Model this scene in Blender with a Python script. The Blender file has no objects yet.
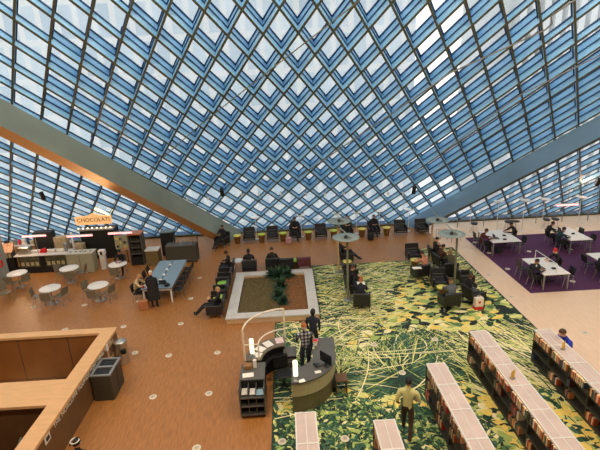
import bpy, bmesh, math, random
from mathutils import Vector, Matrix
random.seed(7)
SC = bpy.context.scene
COL = SC.collection
PI = math.pi
# ------------------------------------------------------------------ camera
CAMH = 9.0; FPX = 450.0
CR = Matrix.Rotation(math.radians(-1.4), 3, 'Z') @ Matrix.Rotation(math.radians(90 - 17.5), 3, 'X') @ Matrix.Rotation(math.radians(-2.63), 3, 'Z')
def at(px, py, z=0.0):
    """point of the place at height z that the photograph shows at px, py"""
    d = CR @ Vector(((px - 300) / FPX, -(py - 225) / FPX, -1))
    t = (z - CAMH) / d.z
    return Vector((0, 0, CAMH)) + d * t
cam = bpy.data.cameras.new('camera'); camo = bpy.data.objects.new('camera', cam); COL.objects.link(camo)
cam.sensor_width = 36; cam.lens = FPX / 600 * 36; cam.clip_start = 0.1; cam.clip_end = 500
camo.matrix_world = Matrix.Translation((0, 0, CAMH)) @ CR.to_4x4()
SC.camera = camo
SC.view_settings.view_transform = 'Standard'; SC.view_settings.look = 'None'
SC.view_settings.gamma = 1; SC.view_settings.exposure = 0.0
# ------------------------------------------------------------------ materials
MATS = {}
def mat(name, col, rough=0.6, metal=0.0, var=0.12, scale=8.0, bump=0.0, stretch=(1, 1, 1), emit=None, es=0.0, alpha=1.0, trans=0.0):
    if name in MATS: return MATS[name]
    m = bpy.data.materials.new(name); m.use_nodes = True
    nt = m.node_tree; b = nt.nodes['Principled BSDF']
    b.inputs['Roughness'].default_value = rough; b.inputs['Metallic'].default_value = metal
    tc = nt.nodes.new('ShaderNodeTexCoord'); mp = nt.nodes.new('ShaderNodeMapping'); mp.inputs['Scale'].default_value = stretch
    nz = nt.nodes.new('ShaderNodeTexNoise'); nz.inputs['Scale'].default_value = scale; nz.inputs['Detail'].default_value = 4
    nt.links.new(tc.outputs['Object'], mp.inputs[0]); nt.links.new(mp.outputs[0], nz.inputs['Vector'])
    rp = nt.nodes.new('ShaderNodeValToRGB')
    rp.color_ramp.elements[0].position = 0.3; rp.color_ramp.elements[1].position = 0.7
    c = col
    rp.color_ramp.elements[0].color = (c[0] * (1 - var), c[1] * (1 - var), c[2] * (1 - var), 1)
    rp.color_ramp.elements[1].color = (min(1, c[0] * (1 + var)), min(1, c[1] * (1 + var)), min(1, c[2] * (1 + var)), 1)
    nt.links.new(nz.outputs['Fac'], rp.inputs[0]); nt.links.new(rp.outputs[0], b.inputs['Base Color'])
    if bump:
        bp = nt.nodes.new('ShaderNodeBump'); bp.inputs['Strength'].default_value = bump; bp.inputs['Distance'].default_value = 0.02
        nt.links.new(nz.outputs['Fac'], bp.inputs['Height']); nt.links.new(bp.outputs[0], b.inputs['Normal'])
    if emit:
        b.inputs['Emission Color'].default_value = (*emit, 1); b.inputs['Emission Strength'].default_value = es
    if alpha < 1: b.inputs['Alpha'].default_value = alpha
    if trans: b.inputs['Transmission Weight'].default_value = trans
    MATS[name] = m
    return m
def srgb(r, g, b):
    f = lambda v: (v / 255 / 12.92) if v / 255 <= 0.04045 else ((v / 255 + 0.055) / 1.055) ** 2.4
    return (f(r), f(g), f(b))
# ------------------------------------------------------------------ mesh builder
class MB:
    def __init__(s): s.v = []; s.f = []; s.m = []; s.sm = []
    def face(s, pts, mi=0, smooth=False):
        n = len(s.v); s.v += [tuple(p) for p in pts]; s.f.append(tuple(range(n, n + len(pts)))); s.m.append(mi); s.sm.append(smooth)
    def raw(s, vs, fs, mi=0, smooth=False):
        n = len(s.v); s.v += [tuple(p) for p in vs]
        for f in fs: s.f.append(tuple(i + n for i in f)); s.m.append(mi); s.sm.append(smooth)
        return s
    def box(s, x0, y0, z0, x1, y1, z1, mi=0, M=None, bev=0.0):
        if x0 > x1: x0, x1 = x1, x0
        if y0 > y1: y0, y1 = y1, y0
        if z0 > z1: z0, z1 = z1, z0
        if bev > 0 and min(x1 - x0, y1 - y0, z1 - z0) > 2.2 * bev:
            b = bev; vs = []; fs = []
            rings = []
            for z, i in ((z0, b), (z0 + b, 0), (z1 - b, 0), (z1, b)):
                o = b
                X0, X1, Y0, Y1 = x0 + i, x1 - i, y0 + i, y1 - i
                r = [(X0 + o, Y0, z), (X1 - o, Y0, z), (X1, Y0 + o, z), (X1, Y1 - o, z), (X1 - o, Y1, z), (X0 + o, Y1, z), (X0, Y1 - o, z), (X0, Y0 + o, z)]
                rings.append(len(vs)); vs += r
            for k in range(3):
                a, c = rings[k], rings[k + 1]
                for j in range(8): fs.append((a + j, a + (j + 1) % 8, c + (j + 1) % 8, c + j))
            fs.append(tuple(reversed(range(8)))); fs.append(tuple(range(rings[3], rings[3] + 8)))
        else:
            vs = [(x0, y0, z0), (x1, y0, z0), (x1, y1, z0), (x0, y1, z0), (x0, y0, z1), (x1, y0, z1), (x1, y1, z1), (x0, y1, z1)]
            fs = [(0, 3, 2, 1), (4, 5, 6, 7), (0, 1, 5, 4), (1, 2, 6, 5), (2, 3, 7, 6), (3, 0, 4, 7)]
        if M is not None: vs = [tuple(M @ Vector(v)) for v in vs]
        s.raw(vs, fs, mi); return s
    def tube(s, pts, r, mi=0, n=8, cap=True, smooth=True):
        pts = [Vector(p) for p in pts]; rr = r if isinstance(r, (list, tuple)) else [r] * len(pts)
        vs = []; fs = []; up = None
        for i, p in enumerate(pts):
            d = (pts[min(i + 1, len(pts) - 1)] - pts[max(i - 1, 0)]).normalized()
            if up is None:
                up = Vector((0, 0, 1)) if abs(d.z) < 0.9 else Vector((1, 0, 0))
            a = d.cross(up).normalized(); b = a.cross(d).normalized(); up = b
            for k in range(n):
                t = 2 * PI * k / n; vs.append(tuple(p + (a * math.cos(t) + b * math.sin(t)) * rr[i]))
        for i in range(len(pts) - 1):
            for k in range(n): fs.append((i * n + k, i * n + (k + 1) % n, (i + 1) * n + (k + 1) % n, (i + 1) * n + k))
        s.raw(vs, fs, mi, smooth)
        if cap: s.raw(vs[:n], [tuple(range(n))], mi); s.raw(vs[-n:], [tuple(reversed(range(n)))], mi)
        return s
    def lathe(s, prof, c=(0, 0, 0), mi=0, n=20, smooth=True, sx=1, sy=1):
        vs = []; fs = []
        for r, z in prof:
            for k in range(n):
                t = 2 * PI * k / n; vs.append((c[0] + r * math.cos(t) * sx, c[1] + r * math.sin(t) * sy, c[2] + z))
        for i in range(len(prof) - 1):
            for k in range(n): fs.append((i * n + k, i * n + (k + 1) % n, (i + 1) * n + (k + 1) % n, (i + 1) * n + k))
        s.raw(vs, fs, mi, smooth)
        if prof[0][0] > 1e-4: s.raw(vs[:n], [tuple(reversed(range(n)))], mi)
        if prof[-1][0] > 1e-4: s.raw(vs[-n:], [tuple(range(n))], mi)
        return s
    def ball(s, c, r, mi=0, n=12, m=8, M=None):
        rx, ry, rz = r if isinstance(r, (list, tuple)) else (r, r, r)
        vs = []; fs = []
        for i in range(m + 1):
            a = PI * i / m
            for k in range(n):
                t = 2 * PI * k / n; v = Vector((rx * math.sin(a) * math.cos(t), ry * math.sin(a) * math.sin(t), rz * math.cos(a)))
                if M is not None: v = M @ v
                vs.append(tuple(v + Vector(c)))
        for i in range(m):
            for k in range(n): fs.append((i * n + k, (i + 1) * n + k, (i + 1) * n + (k + 1) % n, i * n + (k + 1) % n))
        s.raw(vs, fs, mi, True); return s
    def prism(s, poly, z0, z1, mi=0, smooth=False):
        n = len(poly)
        vs = [(x, y, z0) for x, y in poly] + [(x, y, z1) for x, y in poly]
        s.raw(vs, [(i, (i + 1) % n, n + (i + 1) % n, n + i) for i in range(n)], mi, smooth)
        s.raw(vs[:n], [tuple(reversed(range(n)))], mi); s.raw(vs[n:], [tuple(range(n))], mi); return s
    def build(s, name, mats, parent=None, loc=None):
        me = bpy.data.meshes.new(name); me.from_pydata(s.v, [], s.f)
        if not isinstance(mats, (list, tuple)): mats = [mats]
        for m in mats: me.materials.append(m)
        for p, i, q in zip(me.polygons, s.m, s.sm): p.material_index = i; p.use_smooth = q
        bm = bmesh.new(); bm.from_mesh(me); bmesh.ops.recalc_face_normals(bm, faces=bm.faces); bm.to_mesh(me); bm.free()
        o = bpy.data.objects.new(name, me); COL.objects.link(o)
        if parent: o.parent = parent
        if loc is not None: o.location = loc
        return o
def tag(o, label=None, cat=None, group=None, kind=None):
    if label: o['label'] = label
    if cat: o['category'] = cat
    if group: o['group'] = group
    if kind: o['kind'] = kind
    return o
def thing(name, label, cat, loc=(0, 0, 0), rz=0.0, group=None):
    o = bpy.data.objects.new(name, None); COL.objects.link(o); o.location = loc; o.rotation_euler = (0, 0, rz)
    o.empty_display_size = 0.1
    return tag(o, label, cat, group)
def dup(root, loc, rz, label, group=None):
    r = root.copy(); COL.objects.link(r); r.location = loc; r.rotation_euler = (0, 0, rz); r['label'] = label
    if group: r['group'] = group
    for ch in list(root.children):
        c = ch.copy(); COL.objects.link(c); c.parent = r
        for g in list(ch.children):
            d = g.copy(); COL.objects.link(d); d.parent = c
    return r
def struct(o): o['kind'] = 'structure'; return o
# palette
M_floor = mat('brown_floor', srgb(168, 112, 58), .42, var=.20, scale=3.0, stretch=(7, 1.0, 1), bump=.05)
M_light = mat('pale_floor', srgb(240, 206, 172), .42, var=.05, scale=3.0, stretch=(3, .7, 1))
M_wood = mat('maple_wood', srgb(222, 174, 120), .5, var=.07, scale=2.0, stretch=(1, 4, 1))
M_panel = mat('brown_panel', srgb(108, 78, 46), .5, var=.14, scale=2.5, stretch=(1, 1, .5))
M_blue = mat('blue_steel_paint', srgb(158, 208, 238), .4, var=.06, scale=1.0)
M_navy = mat('dark_blue_steel_paint', srgb(36, 74, 116), .45, var=.06, scale=1.0)
M_olive = mat('olive_flange', srgb(80, 84, 66), .55, var=.10, scale=1.2)
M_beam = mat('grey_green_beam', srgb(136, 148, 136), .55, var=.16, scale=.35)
M_beamu = mat('warm_lit_beam_underside', srgb(214, 166, 112), .55, var=.08, scale=.5)  # warm light falling on the beam's inner face is painted into this tan
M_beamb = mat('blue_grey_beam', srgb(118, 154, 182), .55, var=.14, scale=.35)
M_black = mat('black_leather', srgb(34, 34, 36), .45, var=.2, scale=6)
M_char = mat('charcoal', srgb(54, 54, 52), .5, var=.15, scale=5)
M_grey = mat('grey_metal', srgb(150, 152, 150), .4, metal=.4, var=.08)
M_dgrey = mat('dark_grey_laminate', srgb(84, 82, 76), .45, var=.08, scale=4)
M_chrome = mat('brushed_steel', srgb(196, 192, 184), .3, metal=.85, var=.08, scale=5, stretch=(1, 1, 8))
M_white = mat('white_laminate', srgb(236, 232, 224), .4, var=.03)
M_paper = mat('white_paper', srgb(244, 238, 226), .7, var=.02)
M_lime = mat('lime_top', srgb(186, 204, 66), .45, var=.08)
M_yel = mat('yellow_top', srgb(228, 212, 98), .45, var=.08)
M_green = mat('green_top', srgb(132, 186, 66), .45, var=.08)
M_brownst = mat('brown_drum', srgb(116, 84, 44), .5, var=.15)
M_stone = mat('pale_concrete', srgb(206, 202, 194), .6, var=.07, scale=3)
M_stoneside = mat('tan_concrete', srgb(200, 170, 130), .6, var=.07, scale=3)
M_soil = mat('soil', srgb(98, 84, 48), .95, var=.45, scale=22, bump=.8)
M_soil2 = mat('red_brown_mulch', srgb(132, 88, 48), .95, var=.4, scale=26, bump=.8)
M_leafd = mat('dark_leaf', srgb(52, 84, 58), .6, var=.35, scale=5)
M_purple = mat('purple_carpet', srgb(82, 40, 78), .95, var=.12, scale=14)
M_blacks = mat('near_black', srgb(20, 22, 22), .6, var=.2)
M_discm = mat('disc_cover', srgb(226, 214, 190), .5, var=.05)
M_bluetop = mat('blue_grey_top', srgb(126, 152, 168), .35, var=.05)
M_screen = mat('dark_screen', srgb(26, 28, 34), .2, var=.1)
M_pole = mat('tan_pole', srgb(190, 160, 110), .5, var=.06)
M_poleg = mat('grey_green_pole', srgb(122, 122, 98), .5, var=.06)
M_lampd = mat('pale_grey_disc', srgb(150, 162, 152), .45, var=.05)
M_tube = mat('pink_tube_light', srgb(255, 220, 215), .5, emit=(1, .34, .36), es=1.7)
M_warm = mat('warm_lamp_glass', srgb(255, 236, 200), .5, emit=(1, .80, .52), es=2.2)
M_skin = [mat('skin_light', srgb(222, 168, 132), .55, var=.04), mat('skin_tan', srgb(176, 122, 88), .55, var=.04), mat('skin_dark', srgb(110, 74, 54), .55, var=.04)]
M_shoe = mat('dark_shoe', srgb(30, 28, 28), .5)
M_eye = mat('eye_dark', srgb(30, 24, 22), .3)

# ------------------------------------------------------------------ setting: floors
PITX0, PITX1, PITY0, PITY1 = -16.0, -6.5, 5.0, 14.05      # opening in the floor
XW = 8.45; YF = 27.75
CEIL = 14.1
def slab(name, rects, z0, z1, m):
    b = MB()
    for r in rects: b.box(r[0], r[1], z0, r[2], r[3], z1)
    return struct(b.build(name, m))
slab('floor', [(-24, PITY1, XW, YF), (PITX1, -2, XW, PITY1), (-24, -2, PITX0, PITY1), (PITX0, -2, PITX1, PITY0)], -.3, 0, M_floor)
slab('floor', [(XW, -2, 27, YF)], -.3, 0, M_light)
# the glazed slope ---------------------------------------------------------
AL = math.radians(42)
U = Vector((0, -math.cos(AL), math.sin(AL))); N = Vector((0, math.sin(AL), math.cos(AL)))
O0 = Vector((0, 27.7, 0))
def pl(x, s, d=0.0): return O0 + Vector((x, 0, 0)) + U * s + N * d      # d > 0 is outward
W, HH = 1.155, 1.95
S0 = 8.95
XL, XR, SB, ST = -23.5, 26.5, -0.1, 21.0
MW = Matrix(((1, 0, 0), (0, U.y, N.y), (0, U.z, N.z)))        # plane coords (x, s, d) -> world dirs
def rib(b, p, q, w, d0, d1, mi):
    """bar from p to q (plane coords) of width w between depths d0 and d1"""
    dx, ds = q[0] - p[0], q[1] - p[1]; L = math.hypot(dx, ds); nx, ns = -ds / L * w / 2, dx / L * w / 2
    c = [(p[0] + nx, p[1] + ns), (p[0] - nx, p[1] - ns), (q[0] - nx, q[1] - ns), (q[0] + nx, q[1] + ns)]
    vs = [pl(x, s, d0) for x, s in c] + [pl(x, s, d1) for x, s in c]
    b.raw(vs, [(0, 1, 2, 3), (7, 6, 5, 4), (0, 4, 5, 1), (1, 5, 6, 2), (2, 6, 7, 3), (3, 7, 4, 0)], mi)
def deep(x, s):
    if s < 5.1: return False
    if x < -2.95 - .557 * s or x > 7.2 + .63 * s: return False
    if x < -4.3: return s < 15.5 and x > -8.05 + (s - 13.9) * .6
    if x < 7.6: return s < 17.6
    return s < (15.9 if x < 9.0 else 14.9)
win = struct(bpy.data.objects.new('window_1', None)); COL.objects.link(win)
K = (W / 2) / (HH / 2)          # dx per ds
for fam, nm in ((1, 'rising_mullions'), (-1, 'falling_mullions')):
    bb = [MB(), MB()]
    # lines x = fam*K*(s-S0) + c ; c multiple of W
    span = (ST - SB) * K
    n0 = int((XL - span) / W) - 2; n1 = int((XR + span) / W) + 2
    for k in range(n0, n1):
        c = k * W + .05
        segs = []
        j0 = int(math.floor((SB - S0) / (HH / 2))) ; j1 = int(math.ceil((ST - S0) / (HH / 2)))
        for j in range(j0, j1):
            sa = S0 + j * HH / 2; sb = sa + HH / 2
            sa, sb = max(sa, SB), min(sb, ST)
            if sb - sa < .01: continue
            xa, xb = fam * K * (sa - S0) + c, fam * K * (sb - S0) + c
            if min(xa, xb) < XL or max(xa, xb) > XR: continue
            dp = deep((xa + xb) / 2, (sa + sb) / 2)
            if segs and segs[-1][2] == dp and abs(segs[-1][1][1] - sa) < 1e-6: segs[-1][1] = (xb, sb)
            else: segs.append([(xa, sa), (xb, sb), dp])
        for p, q, dp in segs:
            e = 0.0005 * (k % 7)+ (0.001 if fam > 0 else 0)
            B = bb[0]
            if dp:
                lay = [(0, .32), (.32, .62)]
            else:
                lay = [(0, .34)]
            off = 0.0 if dp else 0.0
            tot = .64 if dp else .27
            rib(B, p, q, .075, -e, .03, 0)                       # inner flange
            rib(B, p, q, .035, .03, tot, 1)
            if dp: rib(B, p, q, .11, .30, .335, 2)
            rib(B, p, q, .12, tot - .035, tot + .002 + e, 2)
    bb[0].build('mullion_grid', [M_olive, M_blue, M_navy], win)
# panes: two depths of glass
def glass_mat():
    m = bpy.data.materials.new('mesh_glass'); m.use_nodes = True; nt = m.node_tree
    for n in list(nt.nodes): nt.nodes.remove(n)
    out = nt.nodes.new('ShaderNodeOutputMaterial'); mx = nt.nodes.new('ShaderNodeMixShader'); mx2 = nt.nodes.new('ShaderNodeMixShader')
    tr = nt.nodes.new('ShaderNodeBsdfTransparent'); tr.inputs[0].default_value = (.97, .97, .96, 1)
    gl = nt.nodes.new('ShaderNodeBsdfGlossy'); gl.inputs['Roughness'].default_value = .08
    tl = nt.nodes.new('ShaderNodeBsdfTranslucent'); tl.inputs[0].default_value = (.95, .95, .94, 1)
    fr = nt.nodes.new('ShaderNodeFresnel'); fr.inputs[0].default_value = 1.015
    tc = nt.nodes.new('ShaderNodeTexCoord'); nz = nt.nodes.new('ShaderNodeTexNoise'); nz.inputs['Scale'].default_value = .6
    ma = nt.nodes.new('ShaderNodeMath'); ma.operation = 'MULTIPLY'; ma.inputs[1].default_value = .5
    nt.links.new(tc.outputs['Object'], nz.inputs['Vector']); nt.links.new(nz.outputs['Fac'], ma.inputs[0])
    nt.links.new(ma.outputs[0], mx2.inputs[0]); nt.links.new(tr.outputs[0], mx2.inputs[1]); nt.links.new(tl.outputs[0], mx2.inputs[2])
    nt.links.new(fr.outputs[0], mx.inputs[0]); nt.links.new(mx2.outputs[0], mx.inputs[1]); nt.links.new(gl.outputs[0], mx.inputs[2])
    nt.links.new(mx.outputs[0], out.inputs[0]); return m
M_glass = glass_mat()
b = MB()
b.face([pl(XL, SB, .74), pl(XR, SB, .74), pl(XR, ST, .74), pl(XL, ST, .74)])
b.build('glass', M_glass, win)
# sill at foot of the glass
b = MB(); b.box(XL, 27.35, 0.001, XR, 27.6, .10, bev=.02); struct(b.build('trim_1', M_olive))
b = MB(); b.box(XL, 27.62, -.3, XR, 28.3, .06); struct(b.build('trim_2', M_navy))
# walls and ceiling behind and beside the camera
M_wallp = mat('warm_grey_wall', srgb(176, 160, 140), .8, var=.03)
for nm, x in (('wall_left', -24.1), ('wall_right', 27.0)):
    b = MB(); yp = 27.7 - 19.5 * math.cos(AL)
    pr = [(-2, -.3), (28.2, -.3), (28.2, .4), (pl(0, 21.0, .9).y, CEIL + .3), (-2, CEIL + .3)]
    b.raw([(x, y, z) for y, z in pr] + [(x + .15, y, z) for y, z in pr], [tuple(range(5)), tuple(reversed(range(5, 10)))] + [(i, (i + 1) % 5, 5 + (i + 1) % 5, 5 + i) for i in range(5)])
    struct(b.build(nm, M_wallp))
b = MB(); b.box(-24, -2.2, -.3, 27, -2, CEIL + .3); struct(b.build('wall_back', M_wallp))
b = MB(); b.box(-24, -2, CEIL, 27, 12.6, CEIL + .2); struct(b.build('ceiling', M_wallp))
# the two great diagonal beams -------------------------------------------
def bigbeam(name, x0, sl, wd, dep, s_end, ms):
    """upper edge x = x0 + sl*s on the inner face of the grid; wd in the plane, dep inwards"""
    b = MB()
    L = math.hypot(sl, 1); ax = Vector((sl / L, 1 / L))                   # axis (x,s)
    side = Vector((-ax.y, ax.x)) if sl < 0 else Vector((ax.y, -ax.x))      # away to the lower side
    if side.y > 0: side = -side
    sa = -1.9
    def P4(s):
        x = x0 + sl * s
        a = Vector((x, s)); c = a + side * wd
        return [pl(a.x, a.y, -.03), pl(a.x, a.y, -dep), pl(c.x, c.y, -dep), pl(c.x, c.y, -.03)]
    A, Bq = P4(sa), P4(s_end)
    # finish the foot on the floor: slide each corner along the axis to z = 0
    def foot(p):
        d = (ax.x, ax.y); dirv = Vector((d[0], 0, 0)) + U * d[1]
        return p + dirv * ((0.0 - p.z) / dirv.z)
    A = [foot(p) for p in A]
    vs = A + Bq
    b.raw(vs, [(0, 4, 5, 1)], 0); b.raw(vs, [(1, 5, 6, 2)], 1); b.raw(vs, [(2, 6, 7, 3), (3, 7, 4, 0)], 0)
    b.raw(vs, [(0, 1, 2, 3), (7, 6, 5, 4)], 0)
    o = b.build(name, ms); return o
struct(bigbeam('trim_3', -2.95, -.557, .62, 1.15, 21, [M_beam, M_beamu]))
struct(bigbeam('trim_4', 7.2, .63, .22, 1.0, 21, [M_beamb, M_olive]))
# ------------------------------------------------------------------ outside: paving and tower across the street
def tower_mat():
    m = bpy.data.materials.new('pale_tower_cladding'); m.use_nodes = True; nt = m.node_tree; bs = nt.nodes['Principled BSDF']
    tc = nt.nodes.new('ShaderNodeTexCoord'); mp = nt.nodes.new('ShaderNodeMapping'); mp.inputs['Rotation'].default_value = (PI / 2, 0, 0)
    br = nt.nodes.new('ShaderNodeTexBrick'); br.inputs['Scale'].default_value = 1; br.offset = 0
    br.inputs['Brick Width'].default_value = 1.7; br.inputs['Row Height'].default_value = 3.4; br.inputs['Mortar Size'].default_value = .28; br.inputs['Mortar Smooth'].default_value = .1
    br.inputs['Color1'].default_value = (*srgb(146, 166, 178), 1); br.inputs['Color2'].default_value = (*srgb(172, 188, 194), 1); br.inputs['Mortar'].default_value = (*srgb(196, 198, 194), 1)
    nt.links.new(tc.outputs['Object'], mp.inputs[0]); nt.links.new(mp.outputs[0], br.inputs['Vector']); nt.links.new(br.outputs[0], bs.inputs['Base Color'])
    return m
b = MB(); b.box(-30, 46, -8, 13, 60, 60); b.box(-60, 60, -8, -30, 75, 30)
tw = tag(b.build('office_tower', tower_mat()), 'pale office tower seen through the glass roof', 'building')
b = MB()
for i in range(26): b.box(26 + i * 1.3, 52, -8, 26.7 + i * 1.3, 54, 34)
b.box(25, 54, -8, 60, 66, 34)
tag(b.build('louvred_building', mat('pale_louvres', srgb(190, 190, 186), .6)), 'ribbed pale building seen through the upper right glass', 'building')
b = MB(); b.box(-150, 28.35, -8.3, 150, 200, -8)
struct(b.build('ground', mat('pale_paving', srgb(240, 236, 228), .8, var=.05, scale=.3)))
# ------------------------------------------------------------------ stair opening with timber parapet
b = MB()
ph = 1.1
b.box(PITX1, PITY0, -.001, PITX1 + .235, PITY1 + .12, ph - .09, 1)
b.box(PITX0, PITY1, -.001, PITX1, PITY1 + .12, ph - .09, 1)
b.box(PITX1 - .22, PITY0, ph - .09, PITX1 + .25, PITY1 + .22, ph, 0)
b.box(PITX0, PITY1 - .12, ph - .09, PITX1 - .22, PITY1 + .22, ph, 0)
struct(b.build('wall_parapet', [M_wood, M_panel]))
b = MB()
b.box(PITX0, PITY1 - .08, -5, PITX1, PITY1, ph - .09); b.box(PITX1 - .08, PITY0, -5, PITX1, PITY1 - .08, ph - .09)
b.box(PITX0, PITY0, -5, PITX0 + .1, PITY1, 0); b.box(PITX0, PITY0, -5, PITX1, PITY0 + .1, 0)
struct(b.build('wall_stairwell', mat('stairwell_panel', srgb(140, 88, 42), .5, var=.12, scale=1.5)))
b = MB()
for x in (-7.9, -9.6, -11.3, -13.0): b.box(x, PITY1 - .085, -4, x + .02, PITY1 - .079, 1.0)
b.box(PITX0, PITY1 - .086, -.62, PITX1 - .1, PITY1 - .079, -.60)
struct(b.build('trim_5', M_char))
slab('floor', [(PITX0, PITY0, PITX1, PITY1)], -5.2, -5, mat('lower_floor', srgb(110, 70, 40), .6))
# bridge slab across the opening
b = MB(); b.box(PITX0, 10.3, 1.0, PITX1 - .23, 11.42, 1.08, 0); b.box(PITX0, 10.5, -2.2, PITX1 - .1, 10.65, 1.0, 1)
struct(b.build('trim_6', [M_wood, M_panel]))
# escalator rail glimpsed in the opening
e = thing('escalator', 'dark green escalator side seen deep in the stair opening', 'escalator', (-7.2, 8.4, 0))
b = MB(); b.raw([(-.25, -1.5, -1.4), (.25, -1.5, -1.4), (.25, 1.6, .35), (-.25, 1.6, .35), (-.25, -1.5, -3.0), (.25, -1.5, -3.0), (.25, 1.6, -3.0), (-.25, 1.6, -3.0)],
    [(0, 1, 2, 3), (4, 7, 6, 5), (0, 4, 5, 1), (1, 5, 6, 2), (2, 6, 7, 3), (3, 7, 4, 0)])
b.build('balustrade', mat('dark_green_panel', srgb(24, 44, 38), .4), e)
b = MB(); b.tube([(0, -1.5, -1.35), (0, 1.6, .4)], .05); b.build('handrail', M_blacks, e)
b = MB()
for i in range(8): b.box(-1.2, -1.4 + i * .38, -3, -.26, -1.02 + i * .38, -1.9 + i * .2)
b.build('step', mat('step_orange', srgb(196, 128, 84), .5), e)
# lettering on the outside of the parapet
def text(name, body, size, M, m, parent=None, ext=.004):
    cu = bpy.data.curves.new(name, 'FONT'); cu.body = body; cu.size = size; cu.extrude = ext; cu.align_x = 'CENTER'; cu.align_y = 'CENTER'; cu.materials.append(m)
    o = bpy.data.objects.new(name, cu); COL.objects.link(o)
    dg = bpy.context.evaluated_depsgraph_get(); me = bpy.data.meshes.new_from_object(o.evaluated_get(dg)); bpy.data.objects.remove(o)
    r = bpy.data.objects.new(name, me); COL.objects.link(r)
    if parent: r.parent = parent
    r.matrix_local = M; return r
def frame(loc, xa, ya):
    xa = Vector(xa).normalized(); ya = Vector(ya).normalized(); za = xa.cross(ya)
    return Matrix((( xa.x, ya.x, za.x, loc[0]), (xa.y, ya.y, za.y, loc[1]), (xa.z, ya.z, za.z, loc[2]), (0, 0, 0, 1)))
M_let = mat('pale_lettering', srgb(226, 222, 206), .5)
t = thing('parapet_lettering', None, None, (PITX1 + .24, 9.62, .93)); yw = 0
for wd in 'THE NORCLIFFE FOUNDATION LIVING ROOM'.split():
    o = text('word', wd, .19, frame((0, 0, 0), (0, 1, 0), (0, 0, 1)), M_let, t); xs_ = [v.co.x for v in o.data.vertices]; wl = max(xs_) - min(xs_)
    o.matrix_local = frame((0, yw + wl / 2, 0), (0, 1, 0), (0, 0, 1)); yw += wl + .09
tag(t, 'white lettering running along the top of the brown parapet wall', 'lettering')
q = thing('logo_plaque', 'small square white and black mark on the parapet before the lettering', 'logo', (PITX1 + .237, 9.28, .90))
MB().box(-.002, -.13, -.11, .006, .13, .11).build('plate', M_let, q)
MB().box(.007, -.07, -.06, .012, .08, .05).build('mark', M_blacks, q)
# poster pieces at the far end of the parapet
q = thing('notice_board', 'pale notice stuck to the far end of the parapet above the bins', 'notice', (PITX1 + .237, 13.5, .6))
MB().box(0, -.3, -.3, .01, .3, .32).build('sheet', mat('beige_sheet', srgb(196, 164, 120), .6), q)
MB().box(.011, -.16, -.1, .014, .2, .2).build('print', mat('photo_print', srgb(120, 92, 66), .6, var=.5, scale=9), q)
# ------------------------------------------------------------------ leaf-patterned carpet
def ran(a, b): return random.uniform(a, b)
cg = [srgb(38, 62, 50), srgb(48, 88, 60), srgb(92, 126, 74), srgb(170, 188, 104), srgb(222, 218, 134), srgb(244, 232, 176), srgb(244, 214, 108), srgb(66, 106, 86), srgb(30, 42, 36)]
CM = [mat('carpet_tone_%s' % 'abcdefghi'[i], c, .95, var=.10, scale=9) for i, c in enumerate(cg)]
cb = MB(); CX0, CX1, CY0, CY1 = -.78, 8.9, 4.0, 21.45
outer = [(CX0, CY0), (CX1, CY0), (CX1, CY1), (CX0, CY1)]
PLX0, PLX1, PLY0, PLY1 = -2.72, 1.0, 15.9, 20.45
cb.box(CX0, CY0, .001, CX1, PLY0 - .02, .006); cb.box(PLX1 + .02, PLY0 - .02, .001, CX1, CY1, .006)
# the deep corner at the back right
cb.box(7.0, CY1, .001, CX1, 23.0, .006)
zz = [0.0065]
def incar(x, y):
    if not (CX0 + .02 < x < CX1 - .02 and CY0 < y < 23.0): return False
    if y > CY1 - .02 and x < 7.02: return False
    if PLX0 < x < PLX1 + .03 and y > PLY0 - .03: return False
    return True
def clampc(x, y): return x, y
def ribbon(x, y, a, L, w, cv, mi, n=7):
    zz[0] += 6e-7; pts = []
    for i in range(n + 1):
        pts.append((x, y, a, w * (math.sin(PI * (0.12 + 0.88 * i / n)) ** .6 if i < n else .05)))
        x += math.cos(a) * L / n; y += math.sin(a) * L / n; a += cv / n
    if not all(incar(p[0], p[1]) for p in pts): 
        pts = [p for p in pts if incar(p[0], p[1])] if incar(pts[0][0], pts[0][1]) else []
        k = []
        for p in pts:
            if k and math.hypot(p[0] - k[-1][0], p[1] - k[-1][1]) > 1.6 * L / n: break
            k.append(p)
        pts = k
    for p, q in zip(pts, pts[1:]):
        cb.face([(p[0] - math.sin(p[2]) * p[3] / 2, p[1] + math.cos(p[2]) * p[3] / 2, zz[0]), (p[0] + math.sin(p[2]) * p[3] / 2, p[1] - math.cos(p[2]) * p[3] / 2, zz[0]),
                 (q[0] + math.sin(q[2]) * q[3] / 2, q[1] - math.cos(q[2]) * q[3] / 2, zz[0]), (q[0] - math.sin(q[2]) * q[3] / 2, q[1] + math.cos(q[2]) * q[3] / 2, zz[0])], mi)
def leaf(x, y, a, L, w, mi):
    zz[0] += 6e-7; pr = [(0, 0), (.2, .7), (.45, 1), (.75, .7), (1, 0), (.75, -.7), (.45, -1), (.2, -.7)]
    P = [(x + math.cos(a) * u * L - math.sin(a) * v * w / 2, y + math.sin(a) * u * L + math.cos(a) * v * w / 2, zz[0]) for u, v in pr]
    if all(incar(p[0], p[1]) for p in P): cb.face(P, mi)
def pick(ws): return random.choices([i for i, _ in ws], [k for _, k in ws])[0]
def zone(x, y):
    n = .7 * math.sin(x * 1.3 + y * .6) + .5 * math.sin(x * .7 - y * 1.1)
    if y < 10.9 + .5 * n and x < 5.0 - .2 * n: return 'foliage'
    if y < 11.2 + .5 * n: return 'cabbage'
    if y < 14.6 + .6 * n: return 'grass' if x < 4.4 + .15 * (y - 11) + .3 * n else 'stalks'
    if x > 3.9 + .35 * (y - 16.5) + .8 * n and y < 18.6 + n: return 'bigleaf'
    return 'straw'
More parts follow.
